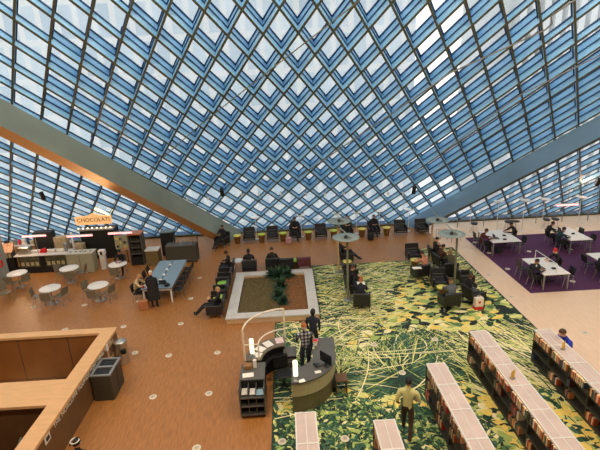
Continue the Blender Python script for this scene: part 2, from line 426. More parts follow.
for i in range(13000):
    x, y = ran(CX0, CX1), ran(6.5, 23.0)
    if not incar(x, y): continue
    z = zone(x, y)
    if z == 'foliage':
        for _ in range(3): leaf(x + ran(-.12, .12), y + ran(-.12, .12), ran(0, 2 * PI), ran(.13, .30), ran(.05, .10), pick([(1, 3), (2, 3), (7, 2.2), (3, 2.4), (4, 1.7), (5, .35), (0, 3), (8, 1.4)]))
    elif z == 'cabbage':
        cx, cy = round(x / 1.3) * 1.3 + .2 * math.sin(y * 5), round(y / 1.25) * 1.25; d = math.hypot(x - cx, y - cy)
        if d < .60: leaf(x, y, math.atan2(y - cy, x - cx) + ran(-.6, .6), ran(.15, .34), ran(.16, .30), pick([(6, 5), (4, 3), (5, 1), (3, 1)]))
        else: leaf(x, y, ran(0, 6.28), ran(.2, .4), ran(.1, .18), pick([(0, 2), (1, 3), (7, 3), (3, 1), (8, 1)]))
    elif z == 'grass':
        cx = 1.2 if x < 2.2 else 3.2; a = math.atan2(y - 12.0, x - cx) + ran(-.5, .5)
        br = max(0, 1 - math.hypot((x - 2.0) / 2.6, (y - 13.3) / 1.5))
        ribbon(x, y, a, ran(.5, 1.3), ran(.02, .05), ran(-1.2, 1.2), pick([(1, 3 - 2 * br), (2, 2), (7, 3 - 2 * br), (3, 1 + 5 * br), (4, .5 + 6 * br), (5, 4 * br), (0, 2 - br)]))
    elif z == 'stalks':
        if random.random() < .34: ribbon(x, y, -1.0 + ran(-.5, .5) + (PI if random.random() < .5 else 0), ran(1.0, 2.2), ran(.03, .06), ran(-.8, .8), pick([(5, 4), (4, 4), (3, 2), (1, 1), (0, 2)]), 9)
    elif z == 'bigleaf':
        leaf(x, y, ran(-.6, .9) + (PI if random.random() < .4 else 0), ran(.35, .62), ran(.2, .32), pick([(4, 4), (6, 3), (3, 3), (5, 1.5), (2, 1.5), (8, 4), (0, 2)]))
    else:
        if random.random() < .1: continue
        a = ran(-.7, .7) + (PI if random.random() < .5 else 0); w = ran(.03, .07)
        ribbon(x, y, a, ran(.6, 1.5), w, ran(-1.6, 1.6), pick([(5, 4), (4, 4), (6, 1), (3, 2.4), (2, 2), (7, 1.6), (8, 1.8), (0, 2.6)]))
for i in range(30):                         # long pale sweeping blades in the middle and by the desk
    x, y = ran(-.5, 4.5), ran(10.5, 15.2)
    ribbon(x, y, ran(-.5, 3.4), ran(1.6, 3.2), .042, ran(-.9, .9), pick([(5, 3), (4, 1)]), 14)
tag(cb.build('garden_carpet', CM), 'large carpet patterned with green and yellow leaves and grass', 'carpet')
cb = MB(); cb.box(10.14, 17.1, .001, 25, 24.35, .006)
tag(cb.build('purple_carpet', M_purple), 'plain dark purple carpet under the reading tables', 'carpet')
# round floor cover plates
dprot = None
dl = [(-6.93, 18.5), (-4.6, 18.46), (-4.6, 20.7), (-6.86, 16.25), (-4.57, 16.22), (-4.52, 14.0), (-2.8, 14.0), (-4.47, 11.78), (-2.76, 11.78), (-2.74, 9.6), (-6.9, 20.7), (-5.8, 14.3), (-9.3, 18.4), (-9.2, 16.3), (-11.6, 18.5), (-2.1, 22.4), (-.8, 21.9)]
dc = [(-.5, 9.62), (1.16, 9.58), (2.78, 13.89), (3.35, 12.2), (1.2, 14.0), (5.0, 14.0)]
dp_ = [at(475, 242.5), at(507.5, 269), at(529, 251.5), at(572.5, 281.5), at(570, 249.5), at(586, 262), at(489, 253)]
dw = [at(489, 275), at(511, 297), at(585, 333), at(600, 410)]
def disc(x, y, z, label, group):
    global dprot
    if dprot is None:
        b = MB(); b.lathe([(.118, 0), (.118, .006), (.10, .012), (.0001, .012)], mi=0, n=20); b.lathe([(.06, .012), (.06, .015), (.0001, .015)], mi=1, n=16)
        dprot = b.build('floor_outlet_cover', [M_discm, mat('disc_center', srgb(196, 182, 158), .5)]); tag(dprot, label, 'floor cover', group); dprot.location = (x, y, z); return
    o = dprot.copy(); COL.objects.link(o); o.location = (x, y, z); o['label'] = label; o['group'] = group
for x, y in dl: disc(x, y, .001, 'round pale outlet cover set in the brown floor', 'outlet covers in the brown floor')
for x, y in dc: disc(x, y, .0125, 'round pale outlet cover set in the leaf carpet', 'outlet covers in the leaf carpet')
for p in dp_: disc(p.x, p.y, .007, 'pale outlet cover set in the purple carpet', 'outlet covers in the purple carpet')
for p in dw: disc(p.x, p.y, .001, 'pale outlet cover set in the light floor', 'outlet covers in the light floor')
# ------------------------------------------------------------------ planter
pt = thing('planter', 'low square planter bed with pale concrete rim and mulch', 'planter', (0, 0, 0))
x0, x1, y0, y1, h, r = PLX0, PLX1, PLY0, PLY1, .28, .42
b = MB()
for k in ((x0, y0, x1, y0 + r), (x0, y1 - r, x1, y1), (x0, y0 + r, x0 + r, y1 - r), (x1 - r, y0 + r, x1, y1 - r)): b.box(k[0], k[1], h - .06, k[2], k[3], h, 0)
for k in ((x0 + .03, y0 + .03, x1 - .03, y0 + r - .02), (x0 + .03, y1 - r, x1 - .03, y1 - .03), (x0 + .03, y0 + r - .02, x0 + r - .02, y1 - r), (x1 - r + .02, y0 + r - .02, x1 - .03, y1 - r)): b.box(k[0], k[1], 0.012, k[2], k[3], h - .06, 1)
b.build('rim', [M_stone, M_stoneside], pt)
def lumpy(xa, xb, ya, yb, z, n, amp):
    b = MB(); vs = []; m = n
    for i in range(n + 1):
        for j in range(m + 1):
            e = 0 if i in (0, n) or j in (0, m) else 1
            vs.append((xa + (xb - xa) * i / n, ya + (yb - ya) * j / m, z + e * ran(0, amp)))
    b.raw(vs, [(i * (m + 1) + j, (i + 1) * (m + 1) + j, (i + 1) * (m + 1) + j + 1, i * (m + 1) + j + 1) for i in range(n) for j in range(m)]); return b
xm = x0 + r + (x1 - x0 - 2 * r) * .6
lumpy(x0 + r - .02, xm, y0 + r - .02, y1 - r + .02, .14, 34, .07).build('soil', M_soil, pt)
lumpy(xm, x1 - r + .02, y0 + r - .02, y1 - r + .02, .14, 30, .07).build('mulch', M_soil2, pt)
def spiky(x, y, sz, n, label):
    t = thing('spiky_plant', label, 'plant', (x, y, .16), ran(0, 6))
    b = MB()
    for i in range(n):
        a = ran(0, 2 * PI); el = ran(.25, 1.35); L = sz * ran(.6, 1.1); w = .035 * sz / .5
        p0 = Vector((0, 0, 0)); prev = None
        for k in range(5):
            u = k / 4; rr = L * u * math.cos(el) ; zz_ = L * (u * math.sin(el) - .35 * u * u * math.cos(el)) + .03
            c = Vector((rr * math.cos(a) * .8, rr * math.sin(a) * .8, max(.02, zz_))); ww = 1.5 * w * (1 - u) + .006; s_ = Vector((-math.sin(a), math.cos(a), 0)) * ww
            if prev: b.face([prev[0], prev[1], c + s_, c - s_])
            prev = (c - s_, c + s_)
    b.build('foliage', M_leafd, t)
    MB().tube([(0, 0, 0), (0, 0, .12)], [.05, .03]).build('stem', M_soil2, t)
for i, (px, py, sz) in enumerate([(279, 278, .8), (288, 276, .6), (272, 276, .6), (281, 288, .7), (279, 297, .6), (284, 303, .5)]):
    p = at(px, py, .2)
    spiky(p.x, p.y, sz, 110, ['large dark spiky plant in the middle of the planter', 'dark spiky plant right of the tallest one in the planter', 'dark spiky plant left of the tallest one in the planter', 'spiky plant just in front of the tallest one in the planter', 'small spiky plant low in the planter, farther one of two', 'nearest small spiky plant in the planter', 'spiky plant at the back rim of the planter, right', 'spiky plant at the back rim of the planter, left', 'small spiky plant in the soil left of the clump'][i])
# ------------------------------------------------------------------ people
DG = bpy.context.evaluated_depsgraph_get
def seg_dist(p, a, b):
    ab = b - a; t = max(0, min(1, (p - a).dot(ab) / max(1e-9, ab.dot(ab)))); return (p - (a + ab * t)).length
POSES = {}
def pose(name, **k): POSES[name] = k
STAND = dict(pel=(0, 0, .95), spi=(0, .01, 1.12), che=(0, .01, 1.32), nec=(0, .01, 1.47), hed=(0, -.02, 1.60),
             shL=(.19, .01, 1.40), elL=(.225, .03, 1.13), wrL=(.20, -.10, .93), haL=(.17, -.16, .87),
             shR=(-.19, .01, 1.40), elR=(-.225, .03, 1.13), wrR=(-.20, -.10, .93), haR=(-.17, -.16, .87),
             hiL=(.09, 0, .90), knL=(.10, -.02, .50), anL=(.10, .02, .09), toL=(.11, -.13, .04),
             hiR=(-.09, 0, .90), knR=(-.10, -.02, .50), anR=(-.10, .02, .09), toR=(-.11, -.13, .04))
SIT = dict(pel=(0, .12, .53), spi=(0, .15, .72), che=(0, .13, .93), nec=(0, .10, 1.07), hed=(0, .05, 1.20),
           shL=(.18, .12, 1.0), elL=(.25, -.01, .76), wrL=(.12, -.20, .78), haL=(.07, -.27, .80),
           shR=(-.18, .12, 1.0), elR=(-.25, -.01, .76), wrR=(-.12, -.20, .78), haR=(-.07, -.27, .80),
           hiL=(.09, .08, .51), knL=(.12, -.34, .53), anL=(.12, -.36, .10), toL=(.13, -.50, .05),
           hiR=(-.09, .08, .51), knR=(-.12, -.34, .53), anR=(-.12, -.36, .10), toR=(-.13, -.50, .05))
def mod(base, **k): d = dict(base); d.update(k); return d
WALK = mod(STAND, knL=(.10, -.14, .51), anL=(.10, -.20, .12), toL=(.10, -.34, .05), knR=(-.09, .04, .50), anR=(-.09, .26, .16), toR=(-.09, .16, .05),
           elL=(.26, .08, 1.14), wrL=(.24, -.04, .96), haL=(.23, -.10, .92), elR=(-.27, 0, 1.14), wrR=(-.22, -.17, 1.02), haR=(-.20, -.24, 1.0))
DESKSTAND = mod(STAND, elL=(.25, -.05, 1.14), wrL=(.16, -.27, 1.10), haL=(.13, -.35, 1.10), elR=(-.25, -.05, 1.14), wrR=(-.16, -.27, 1.10), haR=(-.13, -.35, 1.10), hed=(0, -.06, 1.59))
LEAN = mod(STAND, che=(0, -.10, 1.29), nec=(0, -.17, 1.42), hed=(0, -.25, 1.53), shL=(.19, -.12, 1.37), shR=(-.19, -.12, 1.37), elL=(.27, -.22, 1.13), wrL=(.16, -.42, 1.0), haL=(.12, -.50, .98), elR=(-.27, -.22, 1.13), wrR=(-.16, -.42, 1.0), haR=(-.12, -.50, .98))
TABLE = mod(SIT, che=(0, .04, .93), nec=(0, -.02, 1.06), hed=(0, -.10, 1.18), shL=(.18, .02, .99), shR=(-.18, .02, .99), elL=(.27, -.16, .80), wrL=(.14, -.38, .80), haL=(.09, -.45, .79), elR=(-.27, -.16, .80), wrR=(-.14, -.38, .80), haR=(-.09, -.45, .79))
LOUNGE = mod(SIT, pel=(0, .0, .50), spi=(0, .10, .68), che=(0, .18, .88), nec=(0, .20, 1.02), hed=(0, .16, 1.15), shL=(.18, .18, .95), shR=(-.18, .18, .95), knL=(.10, -.46, .50), anL=(.14, -.80, .16), toL=(.15, -.90, .22), knR=(-.10, -.46, .50), anR=(-.02, -.84, .14), toR=(-.03, -.94, .20), hiL=(.09, -.04, .48), hiR=(-.09, -.04, .48))
CROSS = mod(SIT, knR=(-.04, -.36, .60), anR=(.16, -.46, .34), toR=(.24, -.56, .30))
RAD = dict(pel=.135, spi=.125, che=.145, nec=.058, hed=.06, sh=.075, el=.048, wr=.034, ha=.03, hi=.10, kn=.066, an=.045, to=.038)
BONES = [('pel', 'spi', 't'), ('spi', 'che', 't'), ('che', 'nec', 't'), ('nec', 'hed', 's')]
for s in 'LR': BONES += [('che', 'sh' + s, 't'), ('sh' + s, 'el' + s, 't'), ('el' + s, 'wr' + s, 't'), ('wr' + s, 'ha' + s, 's'), ('pel', 'hi' + s, 'l'), ('hi' + s, 'kn' + s, 'l'), ('kn' + s, 'an' + s, 'l'), ('an' + s, 'to' + s, 'f')]
def skinmesh(J, fat=1.0, bare=False):
    names = list(J); idx = {n: i for i, n in enumerate(names)}
    me = bpy.data.meshes.new('tmp'); me.from_pydata([J[n] for n in names], [(idx[a], idx[b]) for a, b, _ in BONES], [])
    o = bpy.data.objects.new('tmp', me); COL.objects.link(o)
    m = o.modifiers.new('s', 'SKIN'); m.branch_smoothing = .6
    if not me.skin_vertices: raise RuntimeError('no skin layer')
    for n in names:
        r = RAD.get(n) or RAD[n[:2]]
        sv = me.skin_vertices[0].data[idx[n]]
        f = fat if n in ('pel', 'spi', 'che') or n[:2] in ('el', 'sh', 'hi', 'kn') else 1
        sv.radius = (r * f, r * f * (.74 if n in ('che', 'spi', 'pel') else 1)); sv.use_root = (n == 'pel')
    o.modifiers.new('b', 'SUBSURF').levels = 1
    ev = o.evaluated_get(DG()); m2 = bpy.data.meshes.new_from_object(ev)
    vs = [v.co.copy() for v in m2.vertices]; fs = [tuple(p.vertices) for p in m2.polygons]
    bpy.data.objects.remove(o); bpy.data.meshes.remove(me); bpy.data.meshes.remove(m2)
    return vs, fs
SKC = {}
def person(label, loc, rz, J, key, top, legs, hair, skin=0, scale=1.0, fat=1.05, hs='short', hat=None, group=None, shoe=None, sleeve=True):
    t = thing('person', label, 'person', loc, rz, group)
    if scale != 1: t.scale = (scale,) * 3
    if key not in SKC: SKC[key] = skinmesh(J, fat)
    vs, fs = SKC[key]
    b = MB(); V = {n: Vector(c) for n, c in J.items()}
    cat = {'t': 0, 'l': 1, 's': 2, 'f': 3}
    n0 = len(b.v); b.v += [tuple(v) for v in vs]
    for f in fs:
        c = sum((vs[i] for i in f), Vector()) / len(f)
        best = min(BONES, key=lambda B: seg_dist(c, V[B[0]], V[B[1]]) - .25 * (RAD.get(B[0]) or RAD[B[0][:2]]))
        k = best[2]
        if k == 't' and not sleeve and best[0][:2] == 'el': k = 's'
        b.f.append(tuple(i + n0 for i in f)); b.m.append(cat[k]); b.sm.append(True)
    # head with face
    h = V['hed']; nk = V['nec']; upd = (h - nk).normalized()
    tilt = Matrix.Rotation(math.atan2(-(upd.y), upd.z) * .8, 3, 'X')
    hc = h + Vector((0, -.01, .02))
    b.ball(hc, (.077, .097, .115), 2, 14, 10, tilt)
    b.ball(hc + tilt @ Vector((0, -.103, -.012)), (.013, .02, .022), 2, 6, 5)
    for s in (-1, 1):
        b.ball(hc + tilt @ Vector((s * .03, -.087, .014)), .011, 4, 6, 4)
        b.ball(hc + tilt @ Vector((s * .079, .004, -.004)), (.012, .022, .03), 2, 6, 5)
    b.ball(hc + tilt @ Vector((0, -.090, -.052)), (.024, .008, .007), 5, 8, 4)
    # hands: five unequal curled fingers
    for s, sg in (('L', 1), ('R', -1)):
        w, a = V['wr' + s], V['ha' + s]; d = (a - w).normalized()
        side = Vector((1, 0, 0)) - d * d.x
        side = side.normalized() if side.length > .1 else Vector((0, 1, 0)); pn = d.cross(side).normalized()
        if pn.z > 0: pn = -pn
        for k, L in enumerate((.066, .078, .082, .072)):
            o_ = (k - 1.5) * .018; p0 = a + side * o_ * sg - d * .01; p1 = p0 + d * L * .5 + side * o_ * .15; p2 = p1 + (d * .75 + pn * .65) * L * .35; p3 = p2 + (d * .3 + pn * .9) * L * .25
            b.tube([p0, p1, p2, p3], [.010, .009, .008, .006], 2, 6)
        tb = w + d * .02 - side * sg * .03
        b.tube([tb, tb - side * sg * .028 + d * .03, tb - side * sg * .03 + d * .06 + pn * .012], [.013, .011, .008], 2, 6)
    b.build('body', [top, legs, M_skin[skin], shoe or M_shoe, M_eye, mat('lips', srgb(150, 84, 76), .5)], t)
    # hair
    g = MB(); th = 8; n = 14; vv = []; ff = []
    lim = {'short': 1.75, 'long': 2.5, 'bun': 1.8, 'bald': 1.1}[hs]
    for i in range(th + 1):
        for k in range(n):
            ph = 2 * PI * k / n; front = max(0, -math.sin(ph))
            a_ = lim * i / th * (1 - .46 * front); r = 1.07 + (.10 if hs == 'long' else .04) * (i / th)
            v = Vector((.077 * r * math.sin(a_) * math.cos(ph), .097 * r * math.sin(a_) * math.sin(ph) + .006, .115 * 1.07 * math.cos(a_)))
            vv.append(hc + tilt @ v)
    for i in range(th):
        for k in range(n): ff.append((i * n + k, (i + 1) * n + k, (i + 1) * n + (k + 1) % n, i * n + (k + 1) % n))
    g.raw(vv, ff, 0, True)
    if hs == 'bun': g.ball(hc + Vector((0, .09, .07)), .04, 0, 8, 6)
    if hat is None: g.build('hair', hair, t)
    else:
        g.lathe([(.088, .02), (.094, .055), (.085, .11), (.05, .15), (.0001, .158)], tuple(hc), 0, 14); g.build('beanie', hat, t)
    # clothes detail
    c = MB(); cn = V['che'] * .35 + V['nec'] * .65
    c.lathe([(.062, -.02), (.072, .0), (.066, .03)], tuple(cn + (V['nec'] - cn) * .6), 0, 12); c.build('collar', top, t)
    return t
def cloth(n, *c, **k): return mat(n, srgb(*c), .85, var=k.get('var', .12), scale=k.get('scale', 14))
C_blk = cloth('black_cloth', 30, 31, 34); C_dk = cloth('dark_navy_cloth', 36, 42, 56); C_gry = cloth('grey_cloth', 92, 98, 104); C_jean = cloth('denim', 62, 82, 112)
C_tan = cloth('tan_cloth', 206, 184, 140); C_yel = cloth('pale_yellow_shirt', 214, 208, 140, var=.05); C_brn = cloth('brown_trousers', 66, 48, 34); C_blue = cloth('royal_blue_jacket', 30, 54, 172)
C_red = cloth('dark_red_cloth', 92, 30, 32); C_pink = cloth('salmon_shirt', 214, 142, 112); C_teal = cloth('dark_teal_cloth', 36, 66, 74); C_redhat = cloth('red_beanie', 200, 34, 44); C_olv = cloth('olive_cloth', 84, 82, 60)
H_blk = mat('black_hair', srgb(24, 20, 20), .6); H_brn = mat('brown_hair', srgb(78, 52, 34), .6); H_red = mat('ginger_hair', srgb(170, 92, 52), .6); H_wht = mat('white_hair', srgb(216, 208, 190), .7); H_bld = mat('sandy_hair', srgb(176, 140, 92), .6)
def plaid():
    m = bpy.data.materials.new('plaid_shirt'); m.use_nodes = True; nt = m.node_tree; bs = nt.nodes['Principled BSDF']; bs.inputs['Roughness'].default_value = .9
    tc = nt.nodes.new('ShaderNodeTexCoord'); sx = nt.nodes.new('ShaderNodeSeparateXYZ'); nt.links.new(tc.outputs['Object'], sx.inputs[0]); outs = []
    for ax in ('X', 'Z'):
        a = nt.nodes.new('ShaderNodeMath'); a.operation = 'MULTIPLY'; a.inputs[1].default_value = 9; nt.links.new(sx.outputs[ax], a.inputs[0])
        f = nt.nodes.new('ShaderNodeMath'); f.operation = 'FRACT'; nt.links.new(a.outputs[0], f.inputs[0])
        g = nt.nodes.new('ShaderNodeMath'); g.operation = 'GREATER_THAN'; g.inputs[1].default_value = .5; nt.links.new(f.outputs[0], g.inputs[0]); outs.append(g)
    s = nt.nodes.new('ShaderNodeMath'); s.operation = 'ADD'; nt.links.new(outs[0].outputs[0], s.inputs[0]); nt.links.new(outs[1].outputs[0], s.inputs[1])
    h = nt.nodes.new('ShaderNodeMath'); h.operation = 'MULTIPLY'; h.inputs[1].default_value = .5; nt.links.new(s.outputs[0], h.inputs[0])
    r = nt.nodes.new('ShaderNodeValToRGB'); r.color_ramp.interpolation = 'CONSTANT'; e = r.color_ramp.elements
    e[0].color = (*srgb(40, 40, 46), 1); e[1].position = .75; e[1].color = (*srgb(176, 176, 176), 1); x = e.new(.25); x.color = (*srgb(92, 92, 100), 1)
    nt.links.new(h.outputs[0], r.inputs[0]); nt.links.new(r.outputs[0], bs.inputs['Base Color']); return m
C_plaid = plaid()
# ------------------------------------------------------------------ armchairs, drum tables
M_char2 = mat('slat_grey', srgb(96, 98, 98), .45)
def armchair(label, group):
    t = thing('armchair', label, 'armchair', (0, 0, 0), 0, group)
    MB().box(-.27, -.34, .30, .27, .24, .44, bev=.03).build('seat_cushion', M_black, t)
    M = Matrix.Translation((0, .27, .42)) @ Matrix.Rotation(math.radians(-10), 4, 'X')
    MB().box(-.34, -.05, -.12, .34, .06, .42, M=M, bev=.025).build('backrest', M_black, t)
    for s in (-1, 1):
        MB().box(s * .28, -.36, .18, s * .35, .30, .60, bev=.02).build('armrest', M_black, t)
        for y in (-.30, .26): MB().box(s * .29, y - .025, 0, s * .34, y + .025, .18).build('leg', M_grey, t)
    MB().box(-.27, -.345, .20, .27, .22, .29).build('base_panel', M_char, t)
    for z in (.12, .26): MB().box(-.25, -.075, z - .12, .25, -.05, z - .09, M=M).build('back_slat', M_char2, t)
    MB().box(-.27, -.356, .265, .27, -.342, .30).build('edge_trim', M_grey, t)
    MB().box(-.34, .345, .80, .34, .36, .82).build('edge_trim', M_grey, t)
    for s in (-1, 1): MB().box(s * .35, -.372, .57, s * .28, -.358, .60).build('edge_trim', M_grey, t)
    return t
proto_chair = armchair('x', 'x'); used_c = [False]
def put_chair(p, rz, label, group):
    loc = (p[0], p[1], p[2] if len(p) > 2 else 0)
    if not used_c[0]:
        used_c[0] = True; proto_chair.location = loc; proto_chair.rotation_euler.z = rz; proto_chair['label'] = label; proto_chair['group'] = group; return proto_chair
    return dup(proto_chair, loc, rz, label, group)
def drum(label, topm, group, loc):
    t = thing('drum_table', label, 'side table', loc, 0, group)
    MB().lathe([(.13, 0), (.15, .02), (.20, .46), (.205, .47)], n=20).build('drum', M_brownst, t)
    MB().lathe([(.22, .47), (.235, .48), (.235, .505), (.225, .515), (.0001, .515)], n=24).build('table_top', topm, t)
    return t
CZ = .008
RB = 'armchairs in the row along the foot of the glass'
rowY = 25.7
xs = [(-2.46, 'second armchair from the left in the row along the glass'), (-1.05, 'third armchair from the left in the row along the glass'), (.31, 'armchair of the sitter with bare shins in the row along the glass'),
      (1.86, 'empty armchair right of the sitter with bare shins along the glass'), (3.43, 'armchair under the sitter in the yellow patched jacket along the glass'), (5.05, 'armchair of the sitter with a backpack at the feet along the glass'),
      (6.68, 'empty armchair at the foot of the right diagonal beam'), (7.95, 'last armchair on the right of the row, beyond the right beam')]
for x, l in xs: put_chair((x, rowY - .015 * x, 0), ran(-.05, .05), 'black ' + l, RB)
put_chair((-4.0, 25.2, 0), -.5, 'black armchair turned at the foot of the left diagonal beam', RB)
for x, l, m in [(-3.15, 'leftmost yellow-topped', M_yel), (-1.7, 'second lime-topped', M_lime), (-.42, 'third lime-topped', M_lime), (1.1, 'fourth lime-topped', M_lime), (2.62, 'fifth lime-topped', M_lime), (4.33, 'sixth yellow-topped', M_yel), (5.82, 'rightmost yellow-topped', M_yel)]:
    drum(l + ' drum table from the left in the row along the glass', m, 'drum tables in the row along the glass', (x, rowY - .15, 0))
person('person in black coat with bare shins sitting in the row along the glass', (.31, rowY - .05, 0), 0, CROSS, 'cross', C_blk, C_blk, H_brn, 0, hs='long', scale=1.08)
person('person in black and yellow patched jacket sitting behind the two disc lamps', (3.43, rowY - .1, 0), 0, SIT, 'sit', cloth('black_yellow_jacket', 60, 56, 34, var=.9, scale=9), C_blk, H_blk, 0, scale=1.06)
person('person in dark coat sitting with a backpack at the feet along the glass', (5.05, rowY - .13, 0), 0, SIT, 'sit', C_blk, C_dk, H_brn, 1)
person('person slumped in the turned armchair at the foot of the left beam', (-4.02, 25.16, 0), -.5, LOUNGE, 'lounge', C_blk, C_blk, H_blk, 1)
def backpack(loc, rz, label, m):
    t = thing('backpack', label, 'backpack', loc, rz)
    MB().box(-.17, -.11, 0, .17, .11, .42, bev=.06).build('bag_body', m, t)
    MB().box(-.13, -.15, .04, .13, -.10, .24, bev=.02).build('front_pocket', m, t)
    MB().tube([(-.06, 0, .41), (-.04, 0, .47), (.04, 0, .47), (.06, 0, .41)], .012).build('handle', M_char, t)
    MB().tube([(-.1, .11, .36), (-.12, .17, .25), (-.1, .12, .06)], .018).tube([(.1, .11, .36), (.12, .17, .25), (.1, .12, .06)], .018).build('strap', M_char, t)
backpack((4.72, 24.85, 0), .2, 'black backpack on the floor before the sitter in the dark coat', C_blk)
backpack((-.1, 25.0, 0), .5, 'pale bag on the floor beside the sitter with bare shins', cloth('pink_grey_bag', 196, 150, 150))
# planter group --------------------------------------------------------------
GL = 'armchairs along the left side of the planter'; GT = 'armchairs behind the planter'
lx = -3.2
for y, l in [(20.75, 'farthest armchair at the left side of the planter, with a slouching sitter'), (19.55, 'empty armchair beyond the green table left of the planter'), (18.15, 'empty armchair between the two tables left of the planter'), (16.75, 'nearest armchair left of the planter, under the sitter with stretched legs')]:
    put_chair((lx, y, 0), -PI / 2, 'black ' + l, GL)
drum('bright green topped drum table left of the planter', M_green, 'drum tables left of the planter', (lx + .02, 18.86, 0))
drum('lime drum table beside the nearest armchair left of the planter', M_lime, 'drum tables left of the planter', (lx + .02, 17.46, 0))
person('person in black with legs stretched out left of the planter', (lx, 16.75, 0), -PI / 2, LOUNGE, 'lounge', C_blk, C_blk, H_bld, 0)
person('person in black slouching at the far left corner of the planter', (lx - .02, 20.75, 0), -PI / 2, SIT, 'sit', C_blk, C_dk, H_blk, 1)
for (px, py, l, m) in [(250, 271, 'leftmost armchair behind the planter, with a dark-haired sitter', 1), (273, 269, 'armchair behind the planter right of the spiky plants', 1), (287, 269.5, 'empty low armchair behind the planter', 1)]:
    p = at(px, py, .1); put_chair((p.x, max(p.y, 20.95), 0), PI, 'black ' + l, GT)
p = at(304, 268, .1)
mc = thing('armchair', 'maroon-backed armchair at the right end behind the planter', 'armchair', (p.x, 21.0, .0), PI, GT)
MM = mat('maroon_leather', srgb(92, 44, 52), .5)
MB().box(-.27, -.34, .30, .27, .24, .44, bev=.03).build('seat_cushion', MM, mc)
MB().box(-.34, -.05, -.12, .34, .06, .40, M=Matrix.Translation((0, .27, .42)) @ Matrix.Rotation(math.radians(-10), 4, 'X'), bev=.025).build('backrest', MM, mc)
for s in (-1, 1):
    MB().box(s * .28, -.36, .18, s * .35, .30, .60, bev=.02).build('armrest', M_black, mc)
    for y in (-.30, .26): MB().box(s * .29, y - .025, 0, s * .34, y + .025, .18).build('leg', M_grey, mc)
drum('green drum table behind the planter beside the maroon armchair', M_green, 'drum tables behind the planter', (at(296, 268, .1).x, 21.1, 0.009))
pa = at(250, 271, .1)
person('person with long dark hair seen from behind beyond the planter, left one', (pa.x, 20.95, 0), PI, SIT, 'sit', C_blk, C_blk, H_blk, 1, hs='long')
pa = at(273, 269, .1)
person('person in black reading behind the planter near the spiky plants', (pa.x, 20.95, 0), PI, SIT, 'sit', C_blk, C_blk, H_blk, 0)
wt = thing('wire_table', 'small round white table with wire frame behind the planter corner', 'side table', (-2.75, 21.45, 0))
MB().lathe([(.30, .50), (.32, .51), (.32, .53), (.0001, .53)]).build('table_top', M_white, wt)
for k in range(3): a = k * 2.1; MB().tube([(.28 * math.cos(a), .28 * math.sin(a), 0), (.1 * math.cos(a), .1 * math.sin(a), .25), (.25 * math.cos(a), .25 * math.sin(a), .5)], .012).build('leg', M_chrome, wt)
# centre cluster -------------------------------------------------------------
GC = 'armchairs beside the nearer disc lamp pole'
def A2(px, py, z=.2): p = at(px, py, z); return (p.x, p.y, CZ)
put_chair(A2(346, 259), PI / 2, 'black armchair farthest back in the cluster beside the disc lamps', GC)
put_chair(A2(350, 275), PI / 2, 'black armchair in front of the yellow table beside the disc lamps', GC)
put_chair(A2(354, 290), PI / 2 + .2, 'black armchair under the sitter with brown hair in the lamp cluster', GC)
put_chair(A2(362, 304), PI - .2, 'black armchair nearest the camera in the lamp cluster', GC)
drum('yellow drum table in the cluster beside the disc lamps', M_yel, 'drum tables on the leaf carpet', A2(347, 267))
person('person in black lying back with legs out under the disc lamps', A2(344, 259), PI / 2, LOUNGE, 'lounge', C_blk, C_blk, H_blk, 1)
person('person in dark clothes with brown hair in the middle of the lamp cluster', A2(354, 289), PI / 2 + .2, SIT, 'sit', C_blk, C_dk, H_brn, 0)
person('person with ginger hair holding an open book in the lamp cluster', A2(361, 302), PI - .2, SIT, 'sit', C_char if False else C_dk, C_blk, H_red, 0)
def book_open(loc, rz, label):
    t = thing('open_book', label, 'book', loc, rz); t.rotation_euler.x = .5
    MB().raw([(-.16, -.11, .03), (0, -.11, 0), (0, .11, 0), (-.16, .11, .03), (-.16, -.11, .045), (0, -.11, .02), (0, .11, .02), (-.16, .11, .045)], [(0, 3, 2, 1), (4, 5, 6, 7), (0, 1, 5, 4), (2, 3, 7, 6), (0, 4, 7, 3), (1, 2, 6, 5)]).build('left_page', M_paper, t)
    MB().raw([(0, -.11, 0), (.16, -.11, .03), (.16, .11, .03), (0, .11, 0), (0, -.11, .02), (.16, -.11, .045), (.16, .11, .045), (0, .11, .02)], [(0, 3, 2, 1), (4, 5, 6, 7), (0, 1, 5, 4), (2, 3, 7, 6), (0, 4, 7, 3), (1, 2, 6, 5)]).build('right_page', M_paper, t)
p = A2(361, 302); book_open((p[0] + .06, p[1] + .36, .84), .0, 'open book held by the ginger-haired reader')
# right clusters -------------------------------------------------------------
GR = 'armchairs on the right part of the leaf carpet'
put_chair(A2(413, 257), 0, 'black armchair facing the camera behind the salmon-shirted reader', GR)
put_chair(A2(420, 275), PI + .15, 'black armchair under the salmon-shirted reader', GR)
drum('yellow drum table between the two armchairs of the salmon-shirted reader', M_yel, 'drum tables on the leaf carpet', A2(415, 265.5))
person('person in salmon shirt leaning over a paper in an armchair', A2(423, 274), PI + .5, TABLE, 'table', C_pink, C_blk, H_brn, 1)
p = at(416, 265, .85)
tag(MB().box(-.2, -.13, 0, .2, .13, .008).build('newspaper', M_paper, None, (at(417, 268, .80).x, at(417, 268, .80).y, .80)), 'white paper on the lap of the salmon-shirted reader', 'paper')
put_chair(A2(436, 258), PI / 2, 'black armchair behind the reader in black by the right lamps', GR)
person('person in black holding a phone, seated between the right disc lamps', A2(437, 258), PI / 2, SIT, 'sit', C_blk, C_blk, H_blk, 0)
put_chair(A2(442, 266), PI / 2 + .2, 'black armchair of the sitter in brown by the right lamps', GR)
person('person in brown with black hair beside the far right lamp', A2(443, 266), PI / 2 + .3, SIT, 'sit', cloth('brown_jacket', 96, 64, 46), C_blk, H_blk, 1)
put_chair(A2(449, 273), PI - .1, 'black armchair seen from behind just left of the nearest right lamp pole', GR)
